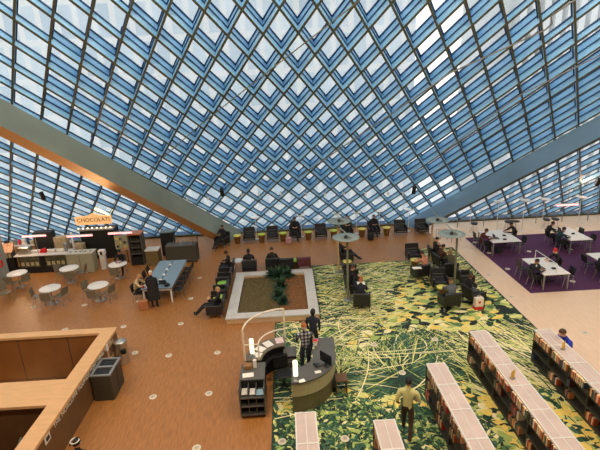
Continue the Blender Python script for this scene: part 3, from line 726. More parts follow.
person('person in olive leaning forward left of the nearest right lamp pole', A2(450, 272), PI - .1, TABLE, 'table', C_olv, C_blk, H_bld, 1)
put_chair(A2(439, 284), -.1, 'black armchair facing the camera, empty, behind the yellow table at front', GR)
drum('yellow drum table in the nearest cluster at the right of the carpet', M_yel, 'drum tables on the leaf carpet', A2(442, 293.5))
put_chair(A2(449, 304), PI + .1, 'black armchair under the person in grey, nearest on the right', GR)
person('person in grey with brown hair, seated with back to the camera', A2(450, 304), PI + .1, TABLE, 'table', C_gry, C_blk, H_brn, 1)
put_chair(A2(464, 281), PI / 2, 'black armchair turned sideways right of the nearest lamp pole', GR)
put_chair(A2(473, 299), PI / 2 + .3, 'black armchair of the curly-haired sitter beside the red and white bag', GR)
person('person with curly dark hair and black top beside the red and white bag', A2(470, 298), PI / 2 + .5, SIT, 'sit', C_blk, C_gry, H_brn, 1, hs='long')
bg = thing('paper_bag', 'white and red paper bag with a heart standing by the nearest right armchair', 'bag', (at(478, 309).x, at(478, 309).y, CZ), .1)
MB().box(-.17, -.09, 0, .17, .09, .5).build('bag_body', mat('white_bag', srgb(240, 226, 208), .6), bg)
MB().box(-.171, -.092, 0, .171, .092, .14).build('red_band', mat('red_print', srgb(214, 52, 44), .6), bg)
hp = [(0, -.07), (.06, 0), (.055, .04), (.025, .055), (0, .035), (-.025, .055), (-.055, .04), (-.06, 0)]
hb = MB(); hb.raw([(x, -.094, .33 + z) for x, z in hp] + [(x, -.09, .33 + z) for x, z in hp], [tuple(range(8))] + [(i, (i + 1) % 8, 8 + (i + 1) % 8, 8 + i) for i in range(8)]); hb.build('heart', mat('red_print', (1, 0, 0)), bg)
MB().tube([(-.07, 0, .49), (-.06, 0, .6), (.06, 0, .6), (.07, 0, .49)], .008).build('handle', M_paper, bg)
# ------------------------------------------------------------------ disc lamps
def disc_lamp(loc, h, label, pm, rz=0, r=.56, off=.15):
    t = thing('disc_lamp', label, 'floor lamp', loc, rz, 'tall disc lamps on the leaf carpet')
    MB().lathe([(.2, 0), (.2, .02), (.05, .04)]).build('base', M_grey, t)
    MB().lathe([(.05, 0.03), (.045, h - .05)], n=14).build('pole', pm, t)
    MB().lathe([(.05, -.10), (r * .7, -.055), (r, 0), (r, .02), (r * .6, -.01), (.0001, -.03)], (off, 0, h), n=32).build('shade', M_lampd, t)
    b = MB(); M = Matrix.Translation((off, 0, h + .20)) @ Matrix.Rotation(.75, 4, 'Y'); b.box(-.30, -.12, -.02, .30, .12, .02, M=M); b.build('reflector', M_lampd, t)
    MB().lathe([(.07, 0), (.08, .06), (.05, .12)], (off, 0, h - .02)).build('lamp_head', M_char, t)
q = at(338.5, 272); disc_lamp((q.x, q.y, CZ), 2.62, 'farther of the two centre disc lamps, on a tan pole', M_pole, .2, off=.08)
q = at(348, 300); disc_lamp((q.x, q.y, CZ), 2.85, 'nearer of the two centre disc lamps, rising from the armchair cluster', M_poleg, .2, off=-.06)
q = at(430.7, 263); disc_lamp((q.x, q.y, CZ), 2.25, 'farther of the two right disc lamps, on a tan pole at the carpet edge', M_pole, 0, off=.24)
q = at(454, 288); disc_lamp((q.x, q.y, CZ), 2.55, 'nearer of the two right disc lamps, on a grey-green pole', M_poleg, 0, off=-.25)
# thin white uplighters along the glass
up0 = None
def uplighter(x, y, h, label, grp):
    global up0
    if up0 is None or up0[1] != h:
        t = thing('slim_uplighter', label, 'floor lamp', (x, y, 0), 0, grp)
        MB().lathe([(.14, 0), (.14, .015), (.02, .03)], n=14).build('base', M_white, t)
        MB().lathe([(.018, .02), (.016, h)], n=8).build('pole', M_white, t)
        MB().lathe([(.03, h - .07), (.20, h - .02), (.30, h + .05), (.28, h + .05), (.0001, h - .02)], n=20).build('shade', M_white, t)
        up0 = (t, h)
    else: dup(up0[0], (x, y, 0), ran(0, 6), label, grp)
for x, l in [(-2.05, 'slim white uplighter left of the second armchair along the glass'), (.72, 'slim white uplighter behind the sitter with bare shins'), (2.9, 'slim white uplighter left of the yellow patched jacket sitter'), (4.1, 'slim white uplighter behind the sixth drum table'), (5.5, 'slim white uplighter right of the backpack sitter'), (7.3, 'slim white uplighter by the foot of the right beam')]:
    uplighter(x, 26.15, 1.35, l, 'uplighters behind the armchair row')
for px, l in [(470, 'leftmost slim white uplighter beyond the purple carpet'), (499, 'slim white uplighter behind the first reading table'), (527, 'slim white uplighter between the two far reading tables'), (549, 'slim white uplighter left of the second far table'), (590, 'slim white uplighter at the right edge beyond the purple carpet')]:
    q = at(px, 235); uplighter(q.x, 24.9, 1.9, l, 'uplighters beyond the purple carpet')
# ------------------------------------------------------------------ reading tables and stacking chairs on the purple carpet
def rtable(loc, rz, label, wx, wy, divider=False):
    t = thing('reading_table', label, 'table', loc, rz, 'reading tables on the purple carpet')
    MB().box(-wx / 2, -wy / 2, .70, wx / 2, wy / 2, .74, bev=.01).build('table_top', M_white, t)
    MB().box(-wx / 2 + .08, -wy / 2 + .08, .64, wx / 2 - .08, wy / 2 - .08, .70).build('apron', M_char, t)
    for sx in (-1, 1):
        for sy in (-1, 1): MB().box(sx * (wx / 2 - .05) - .025, sy * (wy / 2 - .05) - .025, 0, sx * (wx / 2 - .05) + .025, sy * (wy / 2 - .05) + .025, .70).build('leg', M_grey, t)
    if divider: MB().tube([(0, -wy / 2 + .1, .74), (0, -wy / 2 + .1, 1.16), (0, wy / 2 - .1, 1.16), (0, wy / 2 - .1, .74)], .018).build('light_rail', M_white, t)
def schair(label, group, M_black=M_black):
    t = thing('stacking_chair', label, 'chair', (0, 0, 0), 0, group)
    MB().box(-.22, -.22, .43, .22, .20, .46, bev=.01).build('seat', M_black, t)
    MB().box(-.21, .0, 0, .21, .03, .36, M=Matrix.Translation((0, .2, .50)) @ Matrix.Rotation(-.15, 4, 'X'), bev=.01).build('backrest', M_black, t)
    for sx in (-1, 1):
        for sy, o in ((-1, -.26), (1, .26)): MB().tube([(sx * .19, sy * .17, .43), (sx * .22, o, 0)], .013).build('leg', M_chrome, t)
        MB().tube([(sx * .19, .18, .43), (sx * .20, .21, .52)], .012).build('back_post', M_chrome, t)
    return t
sp0 = schair('x', 'x'); used_s = [False]
def put_s(x, y, z, rz, label, group):
    if not used_s[0]:
        used_s[0] = True; sp0.location = (x, y, z); sp0.rotation_euler.z = rz; sp0['label'] = label; sp0['group'] = group; return sp0
    return dup(sp0, (x, y, z), rz, label, group)
PZ = .008
TS = [((11.15, 22.35), 1.5, 1.9, 'far left reading table by the corner of the purple carpet', False, 'A'), ((11.3, 18.2), 1.15, 1.9, 'nearest reading table with a white light rail down its middle', True, 'B'),
      ((14.85, 22.1), 1.15, 2.0, 'far reading table under the glowing tube light', False, 'C'), ((14.5, 18.4), 1.2, 1.9, 'reading table cut by the right edge of the picture', False, 'D'), ((18.0, 21.9), 1.15, 2.0, 'farthest right reading table at the picture edge', False, 'E')]
names = {'A': 'far left reading table', 'B': 'reading table with the light rail', 'C': 'reading table under the tube light', 'D': 'reading table at the right picture edge', 'E': 'farthest right reading table'}
for (x, y), wx, wy, l, dv, k in TS:
    rtable((x, y, PZ), 0, 'white-topped ' + l, wx, wy, dv)
    for s, sd in ((-1, 'left'), (1, 'right')):
        for q, yy in ((0, -.5), (1, .5)):
            put_s(x + s * (wx / 2 + .12), y + yy, PZ, -s * PI / 2 + PI if False else (PI / 2 if s < 0 else -PI / 2), 'black stacking chair, %s %s, at the %s' % (('near', 'far')[q], sd, names[k]), 'stacking chairs at the ' + names[k])
sp1 = schair('x', 'x', mat('grey_olive_shell', srgb(120, 112, 92), .5)); used_g = [False]
def put_g(x, y, z, rz, label, group):
    if not used_g[0]:
        used_g[0] = True; sp1.location = (x, y, z); sp1.rotation_euler.z = rz; sp1['label'] = label; sp1['group'] = group; return sp1
    return dup(sp1, (x, y, z), rz, label, group)
def tp(x, y, s): return (x, y, PZ)
person('person in dark red top with black hair at the far left reading table', (11.15 - .98, 22.0, PZ), PI / 2, TABLE, 'table', C_red, C_blk, H_blk, 1)
person('person in black at the right side of the far left reading table', (11.15 + .98, 22.85, PZ), -PI / 2, TABLE, 'table', C_blk, C_blk, H_blk, 1)
person('person in black at the left side of the nearest reading table', (11.3 - .80, 17.7, PZ), PI / 2, TABLE, 'table', C_blk, C_blk, H_blk, 1)
person('person in red beanie and black jacket at the nearest reading table', (11.3 + .80, 18.7, PZ), -PI / 2, TABLE, 'table', C_blk, C_blk, H_blk, 0, hat=C_redhat)
person('person in black at the left side of the table under the tube light', (14.85 - .80, 22.6, PZ), PI / 2, TABLE, 'table', C_blk, C_blk, H_blk, 1)
person('person in teal black coat nearer at the table under the tube light', (14.85 - .80, 21.6, PZ), PI / 2, TABLE, 'table', C_teal, C_blk, H_blk, 1)
person('person in black at the reading table on the right picture edge', (14.5 - .82, 17.9, PZ), PI / 2, TABLE, 'table', C_blk, C_blk, H_blk, 1)
def laptop(loc, rz, label, sm=None):
    t = thing('laptop', label, 'laptop', loc, rz)
    MB().box(-.16, -.11, 0, .16, .11, .018, bev=.004).build('keyboard_base', M_char, t)
    M = Matrix.Translation((0, .11, .015)) @ Matrix.Rotation(-.25, 4, 'X')
    s = MB().box(-.16, 0, 0, .16, .012, .22, M=M).build('lid', M_char, t)
    MB().box(-.145, -.003, .015, .145, -.0005, .205, M=M).build('screen', sm or M_screen, s)
laptop((11.0, 17.95, .755), PI / 2, 'dark laptop on the left of the nearest reading table')
laptop((10.85, 22.0, .755), PI / 2, 'laptop before the person in dark red at the far left reading table')
laptop((14.65, 22.5, .755), PI / 2, 'laptop on the table under the tube light')
def small(name, label, cat, mb, m, loc, rz=0, group=None):
    o = mb.build(name, m, None, loc); o.rotation_euler.z = rz; return tag(o, label, cat, group)
for i, (x, y, l) in enumerate([(11.2, 22.7, 'white paper in the middle of the far left reading table'), (11.5, 21.9, 'white paper near the right edge of the far left reading table'), (11.4, 18.4, 'white paper in the middle of the nearest reading table'), (11.0, 18.7, 'white paper at the far end of the nearest reading table'), (15.0, 21.5, 'white paper at the near end of the table under the tube light')]):
    small('paper_sheet', l, 'paper', MB().box(-.11, -.15, 0, .11, .15, .004), M_paper, (x, y, .753), ran(-.4, .4))
for i, (x, y, l) in enumerate([(11.4, 22.3, 'black case on the far left reading table'), (11.15, 21.7, 'small black purse at the near end of the far left reading table'), (11.45, 17.8, 'black mug-sized case on the nearest reading table'), (14.95, 22.0, 'small black case on the table under the tube light')]):
    small('pencil_case', l, 'case', MB().box(-.09, -.05, 0, .09, .05, .07, bev=.02), M_blacks, (x, y, .753), ran(-.6, .6))
small('handbag', 'dark bag on the purple carpet under the far left reading table', 'bag', MB().box(-.2, -.12, 0, .2, .12, .3, bev=.06), C_blk, (10.95, 21.8, PZ), .4)
# low rail and benches beyond the purple carpet
rl = thing('low_rail', 'low thin rail running along the glass beyond the purple carpet', 'rail', (0, 26.3, 0))
MB().tube([(10.3, 0, .62), (24, 0, .62)], .02).build('rail', M_grey, rl)
for k in range(9): MB().box(10.4 + k * 1.65, -.015, 0, 10.44 + k * 1.65, .015, .62).build('post', M_grey, rl)
for i, (px, l) in enumerate([(476, 'black open book-shaped lectern lamp left of the first uplighter'), (513, 'black low reading lamp behind the far left reading table'), (520, 'second black low reading lamp behind the far left reading table'), (556, 'black low reading lamp left of the tube light'), (566, 'black low reading lamp under the tube light')]):
    q = at(px, 232); t = thing('low_stool', l.replace('open book-shaped lectern lamp', 'low stool').replace('reading lamp', 'stool'), 'stool', (q.x, 25.6, 0), ran(0, 3), 'low black stools beyond the purple carpet')
    MB().lathe([(.2, .40), (.25, .42), (.25, .47), (.0001, .49)], n=16, sx=1.2, sy=.8).build('seat', M_black, t)
    for k in range(3): a = k * 2.09; MB().tube([(.12 * math.cos(a), .1 * math.sin(a), .41), (.22 * math.cos(a), .2 * math.sin(a), 0)], .014).build('leg', M_chrome, t)
for x, l in [(8.9, 'thin-legged low table left of the far right disc lamp'), (9.35, 'thin-legged low table behind the nearer right disc lamp')]:
    t = thing('low_table', l, 'table', (x, 24.6 if x < 9 else 24.0, 0), .2, 'thin-legged low tables at the right beam')
    MB().box(-.3, -.25, .47, .3, .25, .49).build('table_top', mat('tan_top', srgb(214, 176, 140), .5), t)
    for sx in (-1, 1):
        for sy in (-1, 1): MB().tube([(sx * .28, sy * .23, 0), (sx * .28, sy * .23, .47)], .012).build('leg', M_char, t)
# ------------------------------------------------------------------ information desk
def arcpts(cx, cy, r, a0, a1, n): return [(cx + r * math.cos(a0 + (a1 - a0) * i / n), cy + r * math.sin(a0 + (a1 - a0) * i / n)) for i in range(n + 1)]
dk = thing('information_desk', 'curved dark-topped information desk with a pale band and olive front', 'desk', (0, 0, CZ))
cx, cy = -.12, 11.95
M_deskt = mat('desk_top', srgb(92, 90, 84), .35, var=.06); M_deskf = mat('desk_front', srgb(104, 96, 66), .5, var=.08); M_deskb = mat('desk_band', srgb(178, 168, 130), .5, var=.05)
A0, A1 = -PI / 2 - .05, .35
def ring(r0, r1, z0, z1, m, name, a0=A0, a1=A1, parent=dk, ccx=cx, ccy=cy):
    return MB().prism(arcpts(ccx, ccy, r1, a0, a1, 20) + arcpts(ccx, ccy, r0, a1, a0, 20), z0, z1).build(name, m, parent)
ring(.62, 1.33, 1.0, 1.05, M_deskt, 'counter_top')
ring(1.18, 1.28, .55, 1.0, M_deskb, 'front_band')
ring(1.14, 1.25, 0, .55, M_deskf, 'front_panel')
ring(.72, 1.12, .68, .72, M_dgrey, 'work_shelf')
bc = thing('back_counter', 'dark low counter behind the information desk with drawers', 'counter', (0, 0, CZ))
MB().box(.58, 12.3, .98, 1.24, 12.9, 1.03, bev=.01).build('counter_top', M_deskt, bc)
MB().box(.62, 12.36, 0, 1.20, 12.86, .98).build('body', M_blacks, bc)
pd = thing('drawer_pedestal', 'dark drawer pedestal left of the man in the plaid shirt', 'cabinet', (0, 0, CZ))
MB().box(-.42, 12.4, .70, .0, 12.95, .74, bev=.01).build('top', M_deskt, pd); MB().box(-.40, 12.42, 0, -.02, 12.92, .70).build('body', M_blacks, pd)
for par, xa, xb in ((bc, .66, 1.16), (pd, -.37, -.05)):
    for k in range(3 if par is bc else 2):
        yf = 12.36 if par is bc else 12.42
        d = MB().box(xa, yf - .02, .1 + k * .28, xb, yf - .001, .34 + k * .28).build('drawer', M_dgrey, par)
        MB().box((xa + xb) / 2 - .08, yf - .045, .24 + k * .28, (xa + xb) / 2 + .08, yf - .021, .26 + k * .28).build('handle', M_grey, d)
def lampcyl(loc, label):
    t = thing('cylinder_lamp', label, 'lamp', loc, 0, 'tall glowing lamps on the desk')
    MB().lathe([(.09, 0), (.09, .015), (.015, .02), (.012, .16)], n=14).build('stand', M_grey, t)
    MB().lathe([(.065, .16), (.065, .62), (.0001, .62)], n=16).build('lamp_shade', M_warm, t)
q = at(299, 383, 1.05); lampcyl((q.x - .08, q.y + .12, 1.05 + CZ), 'tall glowing cylinder lamp on the curved information desk')
def paper(x, y, z, label, w=.11, d=.15, rz=0, m=None, h=.006): small('paper_sheet', label, 'paper', MB().box(-w, -d, 0, w, d, h), m or M_paper, (x, y, z), rz)
q = at(300, 381, 1.06); paper(q.x + .05, q.y, 1.062, 'cream leaflet beside the lamp on the curved desk', .09, .07, .3)
q = at(318, 372, 1.06); paper(q.x, q.y, 1.062, 'white slip of paper by the monitor on the curved desk', .09, .06, .2)
mo = thing('monitor', 'black monitor on a stand on the curved desk', 'monitor', (at(326, 366, 1.05).x, at(326, 366, 1.05).y, 1.05 + CZ), -.9)
MB().box(-.24, -.02, .10, .24, .02, .42, bev=.01).build('screen', M_screen, mo); MB().box(-.03, -.02, 0, .03, .02, .12).build('stand', M_char, mo); MB().box(-.12, -.08, 0, .12, .08, .012).build('base', M_char, mo)
q = at(317, 366, 1.05); kb = thing('telephone', 'black desk telephone on the curved desk', 'telephone', (q.x, q.y, 1.05 + CZ), .4)
MB().box(-.09, -.1, 0, .09, .1, .04, bev=.01).build('base', M_char, kb); MB().tube([(-.06, -.09, .06), (-.06, .09, .06)], .02).build('handset', M_blacks, kb)
q = at(315.5, 346, 1.0); cs = thing('paper_bucket', 'small white tub with a pattern on the back counter', 'tub', (q.x, q.y, 1.03 + CZ))
MB().lathe([(.06, 0), (.09, .18), (.085, .18), (.055, .01), (.0001, .01)], n=16).build('tub', M_white, cs); MB().lathe([(.086, .14), (.095, .145), (.095, .165), (.09, .17)], n=16).build('rim', M_red if False else C_redhat, cs)
person('man in black and grey plaid shirt standing behind the information desk', (.29, 12.5, CZ), PI + .1, DESKSTAND, 'deskstand', C_plaid, C_dk, H_red, 0, hs='short', scale=1.05)
person('woman in black with dark hair standing beyond the back counter', (.62, 13.55, CZ), PI - .3, STAND, 'stand', C_dk, C_blk, H_blk, 0, hs='long')
person('man in pale yellow shirt and dark trousers walking across the leaf carpet', (2.78, 9.5, CZ), PI - .35, WALK, 'walk', C_yel, C_brn, H_blk, 1, scale=1.05, sleeve=False, shoe=mat('white_shoe', srgb(214, 206, 196), .6))
BJ = at(566, 331, 1.4)
person('person in bright blue jacket reading beside the rightmost bookcase', (BJ.x, BJ.y, .0), -PI / 2 + .2, TABLE, 'table', C_blue, C_dk, H_brn, 0, scale=1.14)
t = thing('round_stool', 'low round stool under the person in the bright blue jacket', 'stool', (BJ.x + .12, BJ.y, 0))
MB().lathe([(.17, .36), (.19, .38), (.19, .41), (.0001, .415)]).build('seat', M_char, t); MB().lathe([(.16, 0), (.16, .02), (.03, .04), (.03, .36)]).build('pedestal', M_chrome, t)
# office chair
oc = thing('office_chair', 'black swivel office chair behind the information desk', 'chair', (at(287, 376, .4).x - .1, at(287, 376, .4).y, CZ), .3)
MB().box(-.24, -.24, .45, .24, .22, .53, bev=.03).build('seat', M_blacks, oc); MB().box(-.23, .22, .55, .23, .29, 1.0, bev=.03).build('backrest', M_blacks, oc)
MB().lathe([(.03, .08), (.03, .46)], n=10).build('column', M_char, oc)
for k in range(5): a = k * 2 * PI / 5; MB().tube([(0, 0, .10), (.28 * math.cos(a), .28 * math.sin(a), .06)], .02).ball((.28 * math.cos(a), .28 * math.sin(a), .035), .035).build('leg', M_char, oc)
# side desk with curved white frame screen
sd = thing('side_desk', 'low desk with papers under the white curved frame', 'desk', (0, 0, CZ))
scx, scy = -.35, 12.05; sr = 1.28
ring(.72, sr, .86, .90, mat('side_desk_top', srgb(112, 100, 80), .45), 'desk_top', PI / 2, PI, sd, scx, scy)
ring(.80, sr - .08, 0, .86, M_blacks, 'desk_front', PI / 2 + .03, PI - .03, sd, scx, scy)
ring(.60, .74, .60, .64, M_blacks, 'shelf', PI / 2, PI, sd, scx, scy)
fr = thing('curved_frame', 'white quarter-circle tube frame standing on the side desk', 'frame', (0, 0, .90 + CZ))
M_wf = mat('cream_tube', srgb(238, 222, 196), .45)
P1 = arcpts(scx, scy, sr - .04, PI / 2, PI, 16)
MB().tube([(x, y, 1.05) for x, y in P1], .03).build('top_rail', M_wf, fr)
MB().tube([(P1[0][0], P1[0][1], 0), (P1[0][0], P1[0][1], 1.05)], .03).build('post', M_wf, fr)
MB().tube([(P1[-1][0], P1[-1][1], 0), (P1[-1][0], P1[-1][1], 1.05)], .03).build('post', M_wf, fr)
P2 = arcpts(scx, scy, .80, PI / 2, PI, 14)
MB().tube([(x, y, .55) for x, y in P2], .025).build('inner_rail', M_wf, fr)
MB().tube([(P2[-1][0], P2[-1][1], 0), (P2[-1][0], P2[-1][1], .55)], .022).build('post', M_wf, fr)
MB().tube([(P1[-1][0], P1[-1][1], .55), (P2[-1][0], P2[-1][1], .55)], .02).build('cross_rail', M_wf, fr)
b = MB()
for (xa, ya), (xb, yb) in zip(P1, P1[1:]): b.face([(xa, ya, .02), (xb, yb, .02), (xb, yb, 1.03), (xa, ya, 1.03)])
mg = bpy.data.materials.new('clear_panel'); mg.use_nodes = True; nt = mg.node_tree; tr = nt.nodes.new('ShaderNodeBsdfTransparent'); tr.inputs[0].default_value = (.97, .97, .97, 1); mxn = nt.nodes.new('ShaderNodeMixShader'); mxn.inputs[0].default_value = .06
nt.links.new(tr.outputs[0], mxn.inputs[1]); nt.links.new(nt.nodes['Principled BSDF'].outputs[0], mxn.inputs[2]); nt.links.new(mxn.outputs[0], nt.nodes['Material Output'].inputs[0])
b.build('clear_panel', mg, fr)
lampcyl((scx - 1.02, scy + .18, .905 + CZ), 'tall glowing cylinder lamp inside the white curved frame')
for k, (a, r_, l, mm) in enumerate([(2.5, 1.0, 'large open white booklet on the side desk', M_paper), (2.15, 1.02, 'white papers in the middle of the side desk', M_paper), (1.75, 1.05, 'pale pink folder at the far end of the side desk', mat('pink_paper', srgb(236, 206, 204), .6)), (2.85, .95, 'cream papers near the left end of the side desk', M_paper)]):
    paper(scx + r_ * math.cos(a), scy + r_ * math.sin(a), .912, l, .17, .13, a, mm)
# book cart / side cabinet
ct = thing('book_truck', 'dark cabinet truck with three open shelves on the brown floor', 'cart', (-1.3, 11.0, 0))
MB().box(-.36, -.05, .98, .36, .75, 1.03, bev=.01).build('top', M_deskt, ct)
MB().box(-.34, -.02, .06, .34, .72, .98).build('body', M_blacks, ct)
for s in (-1, 1): MB().box(s * .36, -.46, .10, s * .325, -.02, 1.0, bev=.01).build('side_panel', M_dgrey, ct)
for z in (.12, .40, .68): MB().box(-.325, -.46, z, .325, -.02, z + .03).build('shelf', M_dgrey, ct)
for z in (.15, .43, .71):
    for x in (-.11, .11): MB().box(x - .01, -.42, z, x + .01, -.03, z + .2).build('divider', M_dgrey, ct)
for sx in (-1, 1):
    for sy in (-.38, .62): MB().lathe([(.04, -.02), (.045, 0), (.04, .02)], (0, 0, 0), n=12).build('wheel', M_blacks, ct).matrix_local = Matrix.Translation((sx * .3, sy, .045)) @ Matrix.Rotation(PI / 2, 4, 'Y')
for x, y, z, w, d, l, mm, rz in [(-1.50, 10.78, .745, .10, .14, 'white papers in the top shelf of the dark book truck', M_paper, 0), (-1.08, 10.72, .745, .1, .12, 'pale blue card at the right of the top shelf of the book truck', mat('blue_card', srgb(168, 204, 220), .6), 0), (-1.42, 11.12, 1.036, .16, .10, 'white sheet at the front of the truck top', M_paper, .1), (-1.28, 10.76, .745, .09, .13, 'cream papers in the middle of the top shelf of the book truck', M_paper, 0)]:
    paper(x, y, z, l, w, d, rz, mm, .02)
st = thing('desk_organizer', 'wooden organizer with a white holder on the truck top', 'organizer', (-1.35, 11.5, 1.033))
MB().box(-.22, -.1, 0, .02, .1, .12, bev=.01).build('wooden_tray', mat('tray_wood', srgb(150, 108, 66), .5), st); MB().box(.06, -.05, 0, .16, .05, .26, bev=.01).build('holder', M_white, st); MB().tube([(.02, .05, 0), (.05, .05, .42)], .015).build('arm', M_grey, st)
# wooden box by the desk
bx = thing('wooden_stool', 'small brown wooden box stool right of the curved desk', 'stool', (at(341, 377, .5).x, at(341, 377, .5).y, CZ), 0)
MB().box(-.18, -.2, .45, .18, .2, .5, bev=.01).build('seat', M_panel, bx)
for s in (-1, 1): MB().box(s * .17, -.18, 0, s * .14, .18, .45).build('side_panel', M_panel, bx)
# ------------------------------------------------------------------ bookcases
M_frame = mat('white_frame', srgb(232, 226, 218), .45, var=.03); M_frost = mat('frosted_panel', srgb(216, 194, 182), .3, var=.10, scale=2.2)
M_shelf = mat('dark_shelf', srgb(60, 58, 48), .5, var=.1); M_strip = mat('shelf_light', srgb(255, 220, 170), .5, emit=(1, .68, .38), es=6.0)
bcols = [srgb(*c) for c in [(196, 96, 60), (222, 160, 110), (170, 52, 40), (236, 214, 180), (92, 60, 44), (60, 76, 96), (206, 132, 72), (120, 128, 96), (228, 196, 150), (70, 34, 30)]]
BM_ = [mat('cover_%s' % n, c, .55, var=.06) for n, c in zip('rust peach crimson cream umber slate amber sage sand maroon'.split(), bcols)]
bproto = []
for i, m in enumerate(BM_):
    hgt = .20 + .012 * (i % 5); th = .034 + .004 * (i % 3); dp = .15 + .01 * (i % 4)
    b = MB(); b.box(-dp / 2, -th / 2, 0, dp / 2, -th / 2 + .004, hgt, 0); b.box(-dp / 2, th / 2 - .004, 0, dp / 2, th / 2, hgt, 0); b.box(-dp / 2, -th / 2 + .004, 0, -dp / 2 + .004, th / 2 - .004, hgt, 0)
    b.box(-dp / 2 + .004, -th / 2 + .004, .004, dp / 2 - .006, th / 2 - .004, hgt - .006, 1)
    me_o = b.build('book', [m, M_paper]); me = me_o.data; bpy.data.objects.remove(me_o); bproto.append((me, th, hgt, dp))
nb = [0]
def bookcase(xl, xr, yend, ystart, label, whichlbl, indiv, z0):
    H_ = 1.16; w = xr - xl; L = yend - ystart
    t = thing('bookcase', label, 'bookcase', ((xl + xr) / 2, yend, z0), 0, 'low bookcases with glass-like tops')
    hw = w / 2
    MB().box(-hw + .02, -L, 0, hw - .02, 0, .08).build('plinth', M_shelf, t)
    b = MB(); b.box(-.012, -L + .02, .08, .012, -.03, H_ - .06); b.build('back_panel', M_shelf, t)
    MB().box(-hw, -.03, .08, hw, 0, H_ - .04).build('end_panel', M_shelf, t)
    for z in (.08, .44, .80): MB().box(-hw, -L, z, hw, -.03, z + .025).build('shelf', M_shelf, t)
    n = int(round(L / .92)); sl = L / n
    for k in range(1, n):
        MB().box(-hw + .01, -k * sl - .012, .105, hw - .01, -k * sl + .012, H_ - .06).build('upright', M_shelf, t)
    fb = MB()
    for s in (-1, 1): fb.box(s * hw, -L, H_ - .04, s * (hw - .035), 0, H_ + .012)
    for k in range(n + 1): fb.box(-hw + .035, -k * sl - (.02 if k else .04), H_ - .04, hw - .035, -k * sl + (.02 if k else 0), H_ + .011)
    fb.box(-.01, -L, H_ - .03, .01, -.04, H_ + .009)
    fb.build('top_frame', M_frame, t)
    MB().box(-hw + .035, -L + .02, H_ - .03, hw - .035, -.04, H_ - .002).build('frosted_top', M_frost, t)
    for s in (-1, 1): MB().box(s * (hw - .05), -L + .05, H_ - .06, s * (hw - .075), -.05, H_ - .045).build('shelf_light', M_strip, t)
    stuff = MB()
    for si, z in enumerate((.825, .465, .105)):
        for s in (-1, 1):
            for k in range(n):
                y = -k * sl - .03; yb = -(k + 1) * sl + .03; 
                if k == 0: y -= .01
                fill = ran(.75, 1.0) if si == 0 else (ran(0, .7) if random.random() < .75 else 0)
                stop = y - (y - yb) * fill
                while True:
                    me, th, hg, dp = random.choice(bproto)
                    if y - th < stop: break
                    yy = y - th / 2; xx = s * (hw - .015 - dp / 2); wy = yend + yy
                    if s < 0 and si == 0 and indiv and wy > indiv and nb[0] < 298:
                        o = bpy.data.objects.new('book', me); COL.objects.link(o); o.location = ((xl + xr) / 2 + xx, wy, z0 + z + .0005)
                        o['label'] = 'book standing on the top shelf of the ' + whichlbl; o['category'] = 'book'; o['group'] = 'books on the top shelf of the ' + whichlbl; nb[0] += 1
                    else:
                        ci = bproto.index((me, th, hg, dp))
                        stuff.box(xx - dp / 2, yy - th / 2, z + .0005, xx + dp / 2, yy + th / 2 - .001, z + hg, ci)
                    y -= th + .001
                    if si and random.random() < .05: y -= ran(.05, .2)
    o = stuff.build('packed_books', BM_); o.location = ((xl + xr) / 2, yend, z0)
    tag(o, 'rows of packed books on the shelves of the ' + whichlbl, 'books', None, 'stuff')
zc = CZ
bookcase(-.12, .41, 9.3, 5.2, 'low bookcase starting at the front of the curved desk', 'bookcase in front of the curved desk', 0, zc)
bookcase(1.76, 2.29, 8.87, 5.2, 'short-looking low bookcase beside the man in pale yellow shirt', 'bookcase beside the man in yellow', 0, zc)
bookcase(3.70, 4.24, 10.98, 5.2, 'low bookcase right of the man in pale yellow shirt', 'bookcase right of the man in yellow', 7.9, zc)
bookcase(5.58, 6.13, 12.55, 5.2, 'long low bookcase with one yellow sign on its top, between two others', 'long bookcase with the yellow sign', 7.7, zc)
bookcase(7.62, 8.14, 12.40, 5.2, 'rightmost low bookcase beside the person in the blue jacket', 'rightmost bookcase', 9.5, zc)
def sign(px, py, label):
    q = at(px, py, 1.18); t = thing('shelf_sign', label, 'sign', (q.x, q.y, 1.18), .5, 'yellow signs on the bookcases')
    MB().box(-.07, -.05, 0, .07, .05, .01).build('base', M_grey, t)
    MB().box(-.075, -.006, .01, .075, .006, .24).build('panel', mat('yellow_sign', srgb(232, 186, 52), .5), t)
sign(512.5, 378, 'small yellow sign standing on the long middle bookcase'); sign(563, 349, 'small yellow sign on the rightmost bookcase by the blue jacket')
q = at(448, 415, 1.0)
for k, (px, py, x_, l) in enumerate([(426, 405, 3.9, 'white strip label on the top of the bookcase right of the man in yellow'), (496, 355, 5.85, 'white strip label on the top of the long bookcase')]):
    q = at(px + 27 if k == 0 else px, py if k else 398, 1.18); small('label_strip', l, 'label', MB().box(-.012, -.16, 0, .012, .16, .004), M_white, (x_, q.y, 1.1825), 0)
